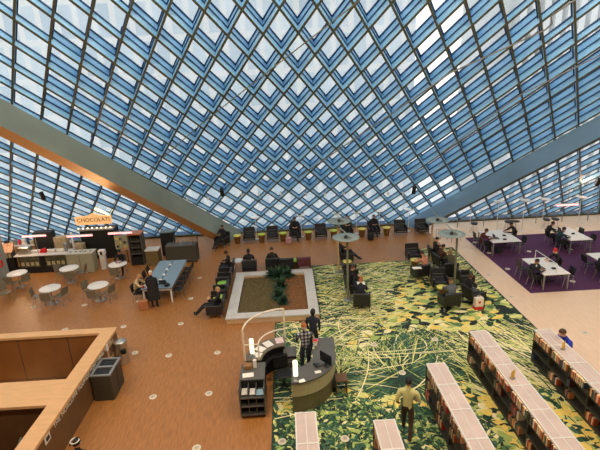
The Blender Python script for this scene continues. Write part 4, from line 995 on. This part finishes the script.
# ------------------------------------------------------------------ left side: bins, can, sanitizer
rb = thing('recycling_bin', 'dark double recycling bin with two square openings by the parapet', 'bin', (-5.92, 12.2, 0))
b = MB(); b.box(-.3, -.46, 0, .3, .46, .86, bev=.015); b.build('body', M_blacks if False else mat('olive_black_panel', srgb(62, 58, 46), .5, var=.1), rb)
b = MB()
for y0_, y1_ in ((-.46, -.40), (-.04, .04), (.40, .46)): b.box(-.31, y0_ * 1.02, .87, .31, y1_ * 1.02, .91)
for s in (-1, 1): b.box(s * .31, -.40, .87, s * .24, .40, .908)
b.build('top_frame', M_grey, rb)
for y in (-.22, .22): MB().box(-.23, y - .17, .862, .23, y + .17, .872).build('opening', M_blacks, rb)
MB().box(.3, -.01, .02, .305, .01, .84).build('door_seam', M_blacks, rb)
cn = thing('trash_can', 'round brushed steel litter bin beyond the double recycling bin', 'bin', (-6.02, 13.75, 0))
MB().lathe([(.2, 0), (.21, .02), (.21, .78)], n=28).build('body', M_chrome, cn)
MB().lathe([(.215, .78), (.22, .80), (.22, .84), (.17, .88), (.0001, .89)], n=28).build('lid', M_chrome, cn)
MB().box(.05, -.235, .46, .22, -.12, .62, bev=.01).build('flap', M_blacks, cn)
hs_ = thing('hand_sanitizer_stand', 'white and black sanitizer dispenser standing beside the parapet end', 'dispenser', (-6.28, 13.25, 0))
MB().lathe([(.12, 0), (.12, .02), (.02, .03), (.018, .85)], n=14).build('stand', M_blacks, hs_); MB().box(-.06, -.06, .8, .06, .05, 1.05, bev=.02).build('dispenser_head', M_white, hs_)
person('person in black with pale headphones seen from above at the foot of the parapet', (at(76, 443, 1.64).x, at(76, 443, 1.64).y, 0), PI, STAND, 'stand', C_blk, C_blk, H_blk, 0)
q = at(75, 443, 1.64)
hpn = thing('headphones', 'pale ring-shaped ring on the head of the person in black at the parapet', 'headphones', (q.x, q.y, 1.70), .6)
MB().tube([(.09 * math.cos(a), .09 * math.sin(a), .0) for a in [2 * PI * k / 20 for k in range(21)]], .012).build('band', M_white, hpn)
for s in (-1, 1): MB().ball((s * .10, 0, -.05), (.02, .03, .04)).build('ear_cup', M_char, hpn)
# long table ------------------------------------------------------------------
lt = thing('long_table', 'long table with a blue-grey top and power strip down its middle', 'table', (-5.95, 19.75, 0), 0)
MB().box(-.68, -1.65, .71, .68, 1.65, .75, bev=.01).build('table_top', M_bluetop, lt)
MB().box(-.02, -1.5, .752, .02, 1.5, .765).build('center_strip', M_char, lt)
for sx in (-1, 1):
    for sy in (-1, 1): MB().box(sx * .6 - .03, sy * 1.55 - .03, 0, sx * .6 + .03, sy * 1.55 + .03, .71).build('leg', M_white, lt)
MB().box(-.6, -1.58, .60, .6, -1.54, .71).build('apron', M_white, lt)
for k in range(4): small('desk_outlet', 'small pale power outlet on the strip of the long table', 'outlet', MB().box(-.06, -.09, 0, .06, .09, .05, bev=.015), M_white, (-5.95, 18.9 + k * .6, .767), .3, 'power outlets on the long table')
for k in range(5): put_s(-5.95 + .82, 18.6 + k * .58, 0, -PI / 2, 'black stacking chair tucked at the right side of the long blue-grey table', 'stacking chairs at the right of the long table')
for k in range(3): put_s(-5.95 - .82, 19.3 + k * .62, 0, PI / 2, 'black stacking chair at the left side of the long blue-grey table', 'stacking chairs at the left of the long table')
put_s(-6.85, 18.45, 0, PI / 2, 'black stacking chair under the person in the tan hoodie', 'stacking chair of the tan hoodie sitter')
person('person in tan hoodie leaning over the near end of the long table', (-6.85, 18.5, 0), PI / 2, TABLE, 'table', C_tan, C_blk, H_bld, 0)
person('white-haired person in long black coat standing at the end of the long table', (-5.98, 17.75, 0), PI, STAND, 'stand', C_blk, C_blk, H_wht, 0, hs='bald')
ctm = MB(); ctm.lathe([(.27, .42), (.25, .8), (.21, 1.1), (.20, 1.38)], n=18, sy=.72); o = ctm.build('coat_skirt', C_blk); o.parent = [x for x in COL.objects if x.get('label', '').startswith('white-haired')][0]
laptop((-5.75, 18.6, .755), PI, 'open laptop with a pink screen at the near end of the long table', mat('pink_screen', srgb(236, 190, 196), .4, emit=(.9, .62, .66), es=.5))
paper(-6.3, 18.35, .755, 'white paper before the person in the tan hoodie', .14, .1, .2)
small('cup', 'red cup at the near left corner of the long table', 'cup', MB().lathe([(.035, 0), (.045, .1), (.04, .1), (.0001, .02)], n=14), C_redhat, (-6.52, 18.2, .752))
small('tote_bag', 'tan paper bag on the floor under the near end of the long table', 'bag', MB().box(-.2, -.12, 0, .2, .12, .42, bev=.03), mat('kraft', srgb(170, 110, 70), .7), (-6.45, 17.7, 0), .2)
small('shoulder_bag', 'small black bag on the near edge of the long table', 'bag', MB().box(-.12, -.08, 0, .12, .08, .14, bev=.04), C_blk, (-5.5, 18.25, .752), .3)
# round cafe tables
def rt(px, py, label, grp='round cafe tables'):
    q = at(px, py, .74); t = thing('cafe_table', label, 'table', (q.x, q.y, 0), 0, grp)
    MB().lathe([(.43, .71), (.45, .72), (.45, .74), (.44, .75), (.0001, .75)], n=32).build('table_top', M_white, t)
    MB().lathe([(.03, .02), (.03, .71)], n=12).build('column', M_chrome, t)
    MB().lathe([(.25, 0), (.25, .015), (.04, .03)], n=20).build('base', M_chrome, t)
    return q
cafe = [(17, 273, 'cafe table nearest the left picture edge, by the red-lettered panel', [(-2.6, ), (-.6, ), (-1.6, )]), (50, 288, 'round cafe table nearest the camera at the left', [(-2.9, ), (-1.4, ), (-.3, )]), (69, 268, 'round cafe table in front of the grey-green cabinet', [(2.8, ), (-1.2, ), (0.1, )]), (98, 285, 'round cafe table right of the others, nearest the long table', [(2.8, ), (-1.6, ), (-.4, )]), (117.5, 264, 'cluttered cafe table with a person behind it', [(1.6, ), (-1.5, )])]
for i, (px, py, l, ch) in enumerate(cafe):
    q = rt(px, py, 'white ' + l)
    for j, (a,) in enumerate(ch):
        put_g(q.x + .52 * math.cos(a), q.y + .52 * math.sin(a), 0, a - PI / 2, 'grey chair at the ' + l.split(',')[0] + [', leftmost', ', in front', ', at its right'][j], 'stacking chairs at the cafe tables')
q = at(117.5, 264, .74)
person('person in dark clothes sitting behind the cluttered round cafe table', (q.x, q.y + .55, 0), 0, TABLE, 'table', C_blk, C_blk, H_blk, 1)
for k in range(3): paper(q.x + (-.2, .05, .22)[k], q.y + (0, -.15, .1)[k], .752, ['white cup lid and papers on the left of the cluttered cafe table', 'white napkin at the front of the cluttered cafe table', 'white paper on the right of the cluttered cafe table'][k], .07, .09, k)
q = at(-2, 292, .5); put_g(q.x + .3, q.y, 0, 1, 'grey stacking chair cut by the left picture edge', 'stacking chair at the left picture edge')
# ------------------------------------------------------------------ cafe counters and kiosk
def W2(px, py, z=0): q = at(px, py, z); return q.x, q.y
dc_ = thing('display_counter', 'long black cafe counter with lit glass display cases', 'counter', (-12.5, 22.9, 0))
MB().box(-2.0, -.35, 0, .75, .35, .32).build('plinth', M_blacks, dc_)
MB().box(-2.0, -.05, .32, .75, .35, .95).build('back_body', M_blacks, dc_)
MB().box(-2.05, -.40, .95, .79, .42, 1.0, bev=.01).build('counter_top', mat('white_granite', srgb(206, 204, 196), .35, var=.2, scale=18), dc_)
for xa, xb in ((-1.8, -.75), (-.45, .65)):
    c = MB().box(xa, -.34, .34, xb, -.33, .94).build('display_pane', mat('display_glass', srgb(84, 86, 66), .15, var=.5, scale=5), dc_)
    for k in range(4): MB().box(xa + .08 + k * .25, -.345, .42, xa + .24 + k * .25, -.341, .62).build('price_card', M_deskb, c)
MB().box(-.72, -.36, .3, -.48, -.34, .95).build('pier', M_blacks, dc_)
items = [(-1.6, 'white espresso machine at the left end of the display counter'), (-1.05, 'pale cup stack next to the espresso machine'), (-.65, 'red boxes on the display counter'), (-.2, 'white jugs in the middle of the display counter'), (.2, 'white cup pile near the right end of the display counter'), (.55, 'grey grinder at the right end of the display counter')]
for i, (x, l) in enumerate(items):
    b = MB()
    if i == 0: b.box(-.3, -.18, 0, .3, .2, .38, bev=.03); b.box(-.25, -.28, .0, .25, -.18, .06); b.tube([(-.1, -.22, .2), (-.1, -.22, .12)], .03); mm = M_chrome
    elif i == 2: b.box(-.16, -.1, 0, .16, .1, .12, bev=.01); b.box(-.1, -.08, .121, .14, .08, .2, bev=.01); mm = C_redhat
    elif i == 5: b.lathe([(.08, 0), (.08, .25), (.11, .3), (.11, .45), (.06, .48)], n=14); mm = M_grey
    else:
        for k in range(5): b.lathe([(.04, 0), (.055, .02), (.055, .16), (.0001, .17)], (-.2 + k * .1, .03 * (k % 2), 0), n=10)
        mm = M_white
    small(['espresso_machine', 'cup_stack', 'carton', 'jug_tray', 'cup_stack', 'coffee_grinder'][i], l, ['machine', 'cups', 'box', 'jugs', 'cups', 'grinder'][i], b, mm, (-12.5 + x, 22.95, 1.001))
bk = thing('back_shelf_unit', 'black back shelf unit with bottles and boxes behind the display counter', 'shelf', (-14.6, 24.3, 0))
MB().box(-1.9, 0, 0, 2.2, .5, .95).build('body', mat('tan_back_counter', srgb(156, 122, 86), .5, var=.15), bk); MB().box(-1.95, -.03, .95, 2.25, .52, 1.0).build('top', M_stone, bk)
for i in range(16):
    b = MB(); h = ran(.15, .4); small('storage_jar', 'jar or carton on the back shelf behind the display counter', 'container', b.box(-.08, -.08, 0, .08, .08, h, bev=.015) if i % 2 else b.lathe([(.07, 0), (.07, h * .7), (.03, h), (.0001, h)], n=12), [M_white, M_char, M_deskb, M_grey, C_redhat][i % 5], (-16.2 + i * .24, 24.5, 1.001), 0, 'jars and cartons on the back shelf')
ms = thing('menu_stand', 'slanted black magazine stand left of the display counter', 'stand', (-14.9, 22.6, 0), .3)
MB().box(-.35, -.3, 0, .35, .3, 1.3).build('body', M_blacks, ms)
for k in range(4): MB().box(-.3 + k * .16, -.33, 1.0, -.18 + k * .16, -.305, 1.28).build('magazine', M_deskb, ms)
MB().raw([(-.38, -.35, 1.3), (.38, -.35, 1.3), (.38, .3, 1.62), (-.38, .3, 1.62), (-.38, -.35, 1.26), (.38, -.35, 1.26), (.38, .3, 1.3), (-.38, .3, 1.3)], [(0, 1, 2, 3), (4, 7, 6, 5), (0, 4, 5, 1), (1, 5, 6, 2), (2, 6, 7, 3), (3, 7, 4, 0)]).build('slanted_top', mat('striped_top', srgb(160, 120, 90), .5, var=.8, scale=14), ms)
gp = thing('lettered_panel', 'grey partition with big red letters and a tan top at the left picture edge', 'partition', (-13.9, 20.3, 0), math.radians(66))
gp.location = (-15.0, 20.6, 0)
MB().box(-1.6, -.06, 0, 1.3, .06, 2.0).build('panel', mat('grey_panel', srgb(138, 148, 142), .5), gp)
MB().box(-1.62, -.08, 2.0, 1.32, .08, 2.5, bev=.02).build('tan_top', mat('tan_top_panel', srgb(206, 160, 120), .5), gp)
text('red_letters', 'CG', 1.0, frame((.45, -.07, 1.15), (1, 0, 0), (0, 0, 1)), mat('red_letter', srgb(214, 42, 40), .5), gp, .006)
kb2 = thing('sorting_cabinet', 'grey-green cabinet with five round holes in its top', 'cabinet', (-11.0, 22.5, 0), 0)
MB().box(-.66, -.3, 0, .66, .3, 1.05, bev=.01).build('body', mat('putty_panel', srgb(160, 158, 132), .5, var=.05), kb2)
MB().box(-.70, -.34, 1.05, .70, .34, 1.09, bev=.01).build('top', mat('putty_top', srgb(190, 188, 170), .4), kb2)
for k in range(5): MB().lathe([(.06, 1.092), (.06, 1.10), (.0001, 1.10)], (-.5 + k * .25, 0, 0), n=16).build('hole_ring', M_blacks, kb2)
MB().box(-.01, -.305, .05, .01, -.301, 1.0).build('door_seam', M_char, kb2)
sh = thing('steel_shelf', 'cream boxes on a stand behind the five-holed cabinet', 'shelf', (-12.2, 23.9, 0))
MB().box(-.75, -.2, 0, -.05, .2, 1.55, bev=.02).build('box_stack', mat('cream_box', srgb(176, 160, 126), .6, var=.15), sh); MB().tube([(.2, 0, 0), (.2, 0, 1.75)], .06).build('post', M_white, sh); MB().box(.35, -.15, 0, .8, .15, 1.1, bev=.02).build('low_box', mat('cream_box', (1, 1, 1)), sh)
bb_ = thing('black_partition', 'black tall cupboard between the display counter and the cream boxes', 'cupboard', (-13.4, 23.8, 0))
MB().box(-.55, -.15, 0, .45, .3, 1.9).build('body', M_blacks, bb_); MB().box(-.05, -.17, .9, 0, -.15, 1.05).build('handle', M_grey, bb_)
kk = thing('chocolate_kiosk', 'black kiosk with a glowing orange sign reading CHOCOLATI', 'kiosk', (-10.75, 24.6, 0), 0)
MB().box(-.95, -.4, 0, .9, .5, 1.70, bev=.03).build('body', M_blacks, kk)
M_sign = mat('orange_sign', srgb(236, 176, 104), .5, emit=(1, .60, .26), es=.55)
sp = [(-1.0, 2.05), (.95, 2.05), (.98, 2.52), (.4, 2.55), (0, 2.70), (-.4, 2.55), (-1.03, 2.52)]
b = MB(); b.raw([(x, -.45, z) for x, z in sp] + [(x, -.40, z) for x, z in sp], [tuple(range(7)), tuple(reversed(range(7, 14)))] + [(i, (i + 1) % 7, 7 + (i + 1) % 7, 7 + i) for i in range(7)]); sg = b.build('sign_board', M_sign, kk)
text('sign_lettering', 'CHOCOLATI', .31, frame((-.02, -.456, 2.31), (1, 0, 0), (0, 0, 1)), mat('brown_letter', srgb(96, 52, 26), .5), sg)
MB().box(-1.0, -.48, 1.70, .95, -.2, 1.78).build('canopy', M_grey, kk)
for k in range(8): MB().ball((-.9 + k * .25, -.50, 1.86), .045).build('bulb', M_warm, kk)
# pink tube lights on thin hangers/poles
def tube_light(pa, pb, z, label, pole=True):
    x0_, y0_ = W2(*pa, z); x1_, y1_ = W2(*pb, z); y = (y0_ + y1_) / 2
    t = thing('tube_light', label, 'light', ((x0_ + x1_) / 2, y, z), 0, 'pink glowing tube lights'); L = (x1_ - x0_) / 2
    MB().tube([(-L, 0, 0), (L, 0, 0)], .042, n=10).build('tube', M_tube, t)
    MB().box(-L, -.03, .045, L, .03, .075).build('housing', M_white, t)
    return t, y
for pa, pb, l in [((22, 237), (46, 235.5), 'glowing pink tube light over the display counter, leftmost'), ((67, 236.5), (92, 235.5), 'glowing pink tube light over the five-holed cabinet'), ((108, 234), (132, 232.5), 'glowing pink tube light over the menu board')]:
    t, y = tube_light(pa, pb, 2.0, l)
    MB().tube([(0, .05, -2.0), (0, .05, .07)], .02).build('support_pole', M_grey, t)
t, y = tube_light((556, 205.2), (579, 204.8), 2.75, 'glowing pink tube light hanging over the far reading table')
MB().tube([(0, 0, .1), (0, .0, .95)], .015).build('hanger', M_pole, t)
mb_ = thing('menu_board', 'framed pale menu board on a thin stand', 'board', (*W2(124, 258), 0), 0)
MB().box(-.35, -.02, .55, .35, .02, 1.35).build('panel', mat('menu_paper', srgb(168, 168, 140), .6, var=.25, scale=5), mb_)
MB().box(-.02, .0, 0, .02, .03, .55).build('stand', M_grey, mb_)
for r_ in range(3):
    for c_ in range(3): MB().box(-.28 + c_ * .2, -.026, .65 + r_ * .22, -.14 + c_ * .2, -.021, .78 + r_ * .22).build('menu_picture', [M_char, M_deskb, M_yel][(r_ + c_) % 3], mb_)
wc = thing('drinks_cabinet', 'tall black glass-fronted drinks cabinet with an orange-brown top', 'cabinet', (*W2(140, 263), 0), 0)
for s in (-1, 1): MB().box(s * .35, -.3, 0, s * .31, .3, 1.7).build('side_panel', M_dgrey, wc)
MB().box(-.31, .2, .1, .31, .3, 1.7).build('back_panel', M_blacks, wc); MB().box(-.37, -.33, 1.7, .37, .33, 1.78).build('top', mat('terracotta_top', srgb(176, 112, 76), .5), wc); MB().box(-.31, -.3, 0, .31, .2, .45).build('base', M_blacks, wc)
for z in (.6, .95, 1.3): MB().box(-.31, -.28, z, .31, .2, z + .03).build('shelf', M_dgrey, wc)
for z in (.63, .98, 1.33):
    for k in range(5): small('bottle', 'bottle on a shelf of the drinks cabinet', 'bottle', MB().lathe([(.035, 0), (.035, .14), (.012, .19), (.012, .24), (.0001, .24)], n=10), [M_olive, C_brn, M_char][k % 3], (wc.location.x - .25 + k * .12, wc.location.y - .1, z + .001), 0, 'bottles in the drinks cabinet')
cr = thing('crate_cabinet', 'brown crate cabinet with a cream top right of the drinks cabinet', 'cabinet', (*W2(155, 264), 0), 0)
MB().box(-.33, -.3, 0, .33, .3, .85, bev=.01).build('body', mat('olive_brown_panel', srgb(112, 96, 60), .5, var=.12), cr); MB().box(-.36, -.33, .85, .36, .33, .9).build('top', M_stone, cr)
co = thing('cardboard_box', 'pair of low brown cartons left of the drinks cabinet', 'box', (*W2(130, 261), 0), 0)
MB().box(-.35, -.2, 0, -.02, .2, .75, bev=.01).build('left_carton', mat('carton', srgb(156, 110, 78), .6, var=.1), co); MB().box(.02, -.2, 0, .35, .2, .75, bev=.01).build('right_carton', mat('carton', (1, 1, 1)), co)
cf = thing('water_stand', 'narrow white stand with a dispenser beside the round cafe table', 'dispenser', (*W2(105, 269), 0), 0)
MB().box(-.14, -.12, 0, .14, .12, .8, bev=.02).build('body', M_stone, cf); MB().box(-.17, -.14, .82, .17, .14, 1.1, bev=.03).build('dispenser_head', M_white, cf); MB().box(-.05, -.15, .86, .07, -.142, 1.04).build('dark_window', M_blacks, cf)
# grey console trolley
tr_ = thing('console_trolley', 'wide dark grey console cabinet on the brown floor', 'cabinet', (*W2(184, 261), 0), .0)
MB().box(-.85, -.3, .05, .78, .3, .95, bev=.03).build('body', mat('console_grey', srgb(72, 70, 60), .5, var=.12), tr_); MB().box(-.83, -.32, .95, .76, .32, 1.0, bev=.01).build('top', M_dgrey, tr_)
MB().tube([(.84, 0, .1), (.86, 0, 1.45)], .025).build('side_pole', M_blacks, tr_)
for k in range(5): MB().tube([(-.5 + k * .26, .1, 1.0), (-.42 + k * .26, .05, 1.18)], .02).build('lever', M_grey, tr_)
for sx in (-1, 1): MB().box(sx * .7 - .04, -.25, 0, sx * .7 + .04, .25, .05).build('foot', M_blacks, tr_)
tv = thing('terminal_cabinet', 'dark upright terminal with a blue-grey top behind the console cabinet', 'cabinet', (*W2(170, 254), 0), 0)
MB().box(-.35, -.25, 0, .35, .25, 1.35, bev=.02).build('body', M_blacks, tv); MB().box(-.38, -.28, 1.35, .38, .3, 1.4).build('top', mat('slate_top', srgb(92, 112, 112), .4), tv); MB().box(-1.0, -.05, 1.0, -.36, .05, 1.1).build('arm', M_blacks, tv)
# ------------------------------------------------------------------ spotlights on the grid
def spot(px, py, s, label, m, r, L, grp):
    # ray meets the slope at s metres below it
    d = CR @ Vector(((px - 300) / FPX, -(py - 225) / FPX, -1)); o = Vector((0, 0, CAMH))
    t_ = ((O0 - o).dot(N)) / d.dot(N); p = o + d * (t_ - s)
    t = thing('spotlight', label, 'spotlight', tuple(p), 0, grp)
    M = Matrix.Rotation(.35, 3, 'X')
    b = MB(); b.tube([M @ Vector((0, 0, -L / 2)), M @ Vector((0, 0, L / 2))], [r, r * .9], n=12); b.build('housing', m, t)
    MB().tube([(0, 0, L / 2 - .03), tuple(N * s * abs(d.normalized().dot(N)) * 1.0)], .014, n=6).build('bracket', M_char, t)
for px, py, l in [(42.5, 196, 'black spotlight hanging in the left glass field'), (222, 192, 'black spotlight left of centre above the armchair row'), (414, 190, 'black spotlight above the right end of the armchair row'), (598, 182, 'black spotlight at the right picture edge')]: spot(px, py, .7, l, M_blacks, .11, .42, 'black spotlights on the glass grid')
for i, px in enumerate((187, 208, 242, 259, 281, 306, 325, 344, 365, 388, 403)): spot(px, 194.5 + (3 if px < 215 else 0) - (px - 300) * .012, .5, 'small white spotlight on the glass grid above the armchair row', M_white, .05, .14, 'small white spotlights on the glass grid')
# conduit crossing the grid on the right
def onpl(px, py, dd):
    d = CR @ Vector(((px - 300) / FPX, -(py - 225) / FPX, -1)); o = Vector((0, 0, CAMH)); n_ = (O0 - N * dd - o).dot(N) / d.dot(N); return o + d * n_
cdt = MB(); cdt.tube([onpl(x, y, .06) for x, y in ((120, 450 - 255), (200, 125), (270, 70), (350, 8), (362, -2))], .02, n=6)
tag(cdt.build('cable_conduit', M_poleg), 'thin conduit running diagonally up the centre of the glass grid', 'conduit')
cdt = MB(); cdt.tube([onpl(x, y, .08) for x, y in ((300, 176), (400, 108), (450, 73), (545, 30), (552, 24), (551, 16), (570, 3), (585, -6))], .03, n=6)
tag(cdt.build('cable_conduit', M_grey), 'kinked conduit climbing the right side of the glass grid', 'conduit')
cdt = MB(); cdt.tube([onpl(x, y, .08) for x, y in ((440, 154), (520, 95), (600, 55), (640, 35))], .025, n=6)
tag(cdt.build('cable_conduit', M_grey), 'straight lower conduit at the right side of the glass grid', 'conduit')
# ------------------------------------------------------------------ light
w = bpy.data.worlds.new('world'); SC.world = w; w.use_nodes = True; nt = w.node_tree; bg_ = nt.nodes['Background']
tc = nt.nodes.new('ShaderNodeTexCoord'); sx = nt.nodes.new('ShaderNodeSeparateXYZ'); rp = nt.nodes.new('ShaderNodeValToRGB')
nt.links.new(tc.outputs['Generated'], sx.inputs[0]); nt.links.new(sx.outputs['Z'], rp.inputs[0]); nt.links.new(rp.outputs[0], bg_.inputs[0])
e = rp.color_ramp.elements; e[0].position = 0; e[0].color = (1, .99, .97, 1); e[1].position = .8; e[1].color = (.78, .88, 1, 1)
bg_.inputs[1].default_value = 1.65
def lamp(kind, name, loc, energy, col, size=1, target=None, spot=None, sy=None):
    l = bpy.data.lights.new(name, kind); l.energy = energy; l.color = col
    if kind == 'AREA':
        l.size = size
        if sy: l.shape = 'RECTANGLE'; l.size_y = sy
    elif kind in ('POINT', 'SPOT'): l.shadow_soft_size = size
    if spot: l.spot_size = spot; l.spot_blend = .6
    o = bpy.data.objects.new(name, l); COL.objects.link(o); o.location = loc
    if target: o.rotation_euler = (Vector(target) - Vector(loc)).to_track_quat('-Z', 'Y').to_euler()
    return o
for lx_, ly_ in ((-17, 9), (-10, 9), (-3, 9), (4, 9), (11, 9), (18, 9), (-13, 3), (-4, 3), (5, 3), (14, 3)):  # unseen housings and area lights, added as warm fill for the room
    cf_ = struct(thing('trim_7', None, None, (lx_, ly_, CEIL)))
    MB().box(-.8, -.8, -.06, .8, .8, -.001).build('fill_housing', M_white, cf_)
    lamp('AREA', 'ceiling_fill', (lx_, ly_, CEIL - .1), 600, (1, .84, .66), 1.5, (lx_ * .8, ly_ + 7, 0))
lamp('POINT', 'cafe_glow', (-14.5, 22.5, 2.6), 110, (1, .62, .32), .3)
lamp('POINT', 'kiosk_glow', (-10.4, 25.0, 2.9), 90, (1, .52, .2), .3)
lamp('SPOT', 'beam_uplight', (-9.5, 20.5, 2.6), 420, (1, .64, .34), .2, (-9.3, 18.5, 8), 1.5)
lamp('POINT', 'tube_glow', (16.6, 24.2, 3.0), 60, (1, .6, .35), .3)
lamp('POINT', 'stairwell_light', (-10.5, 12.6, -2.2), 60, (1, .62, .25), .2)
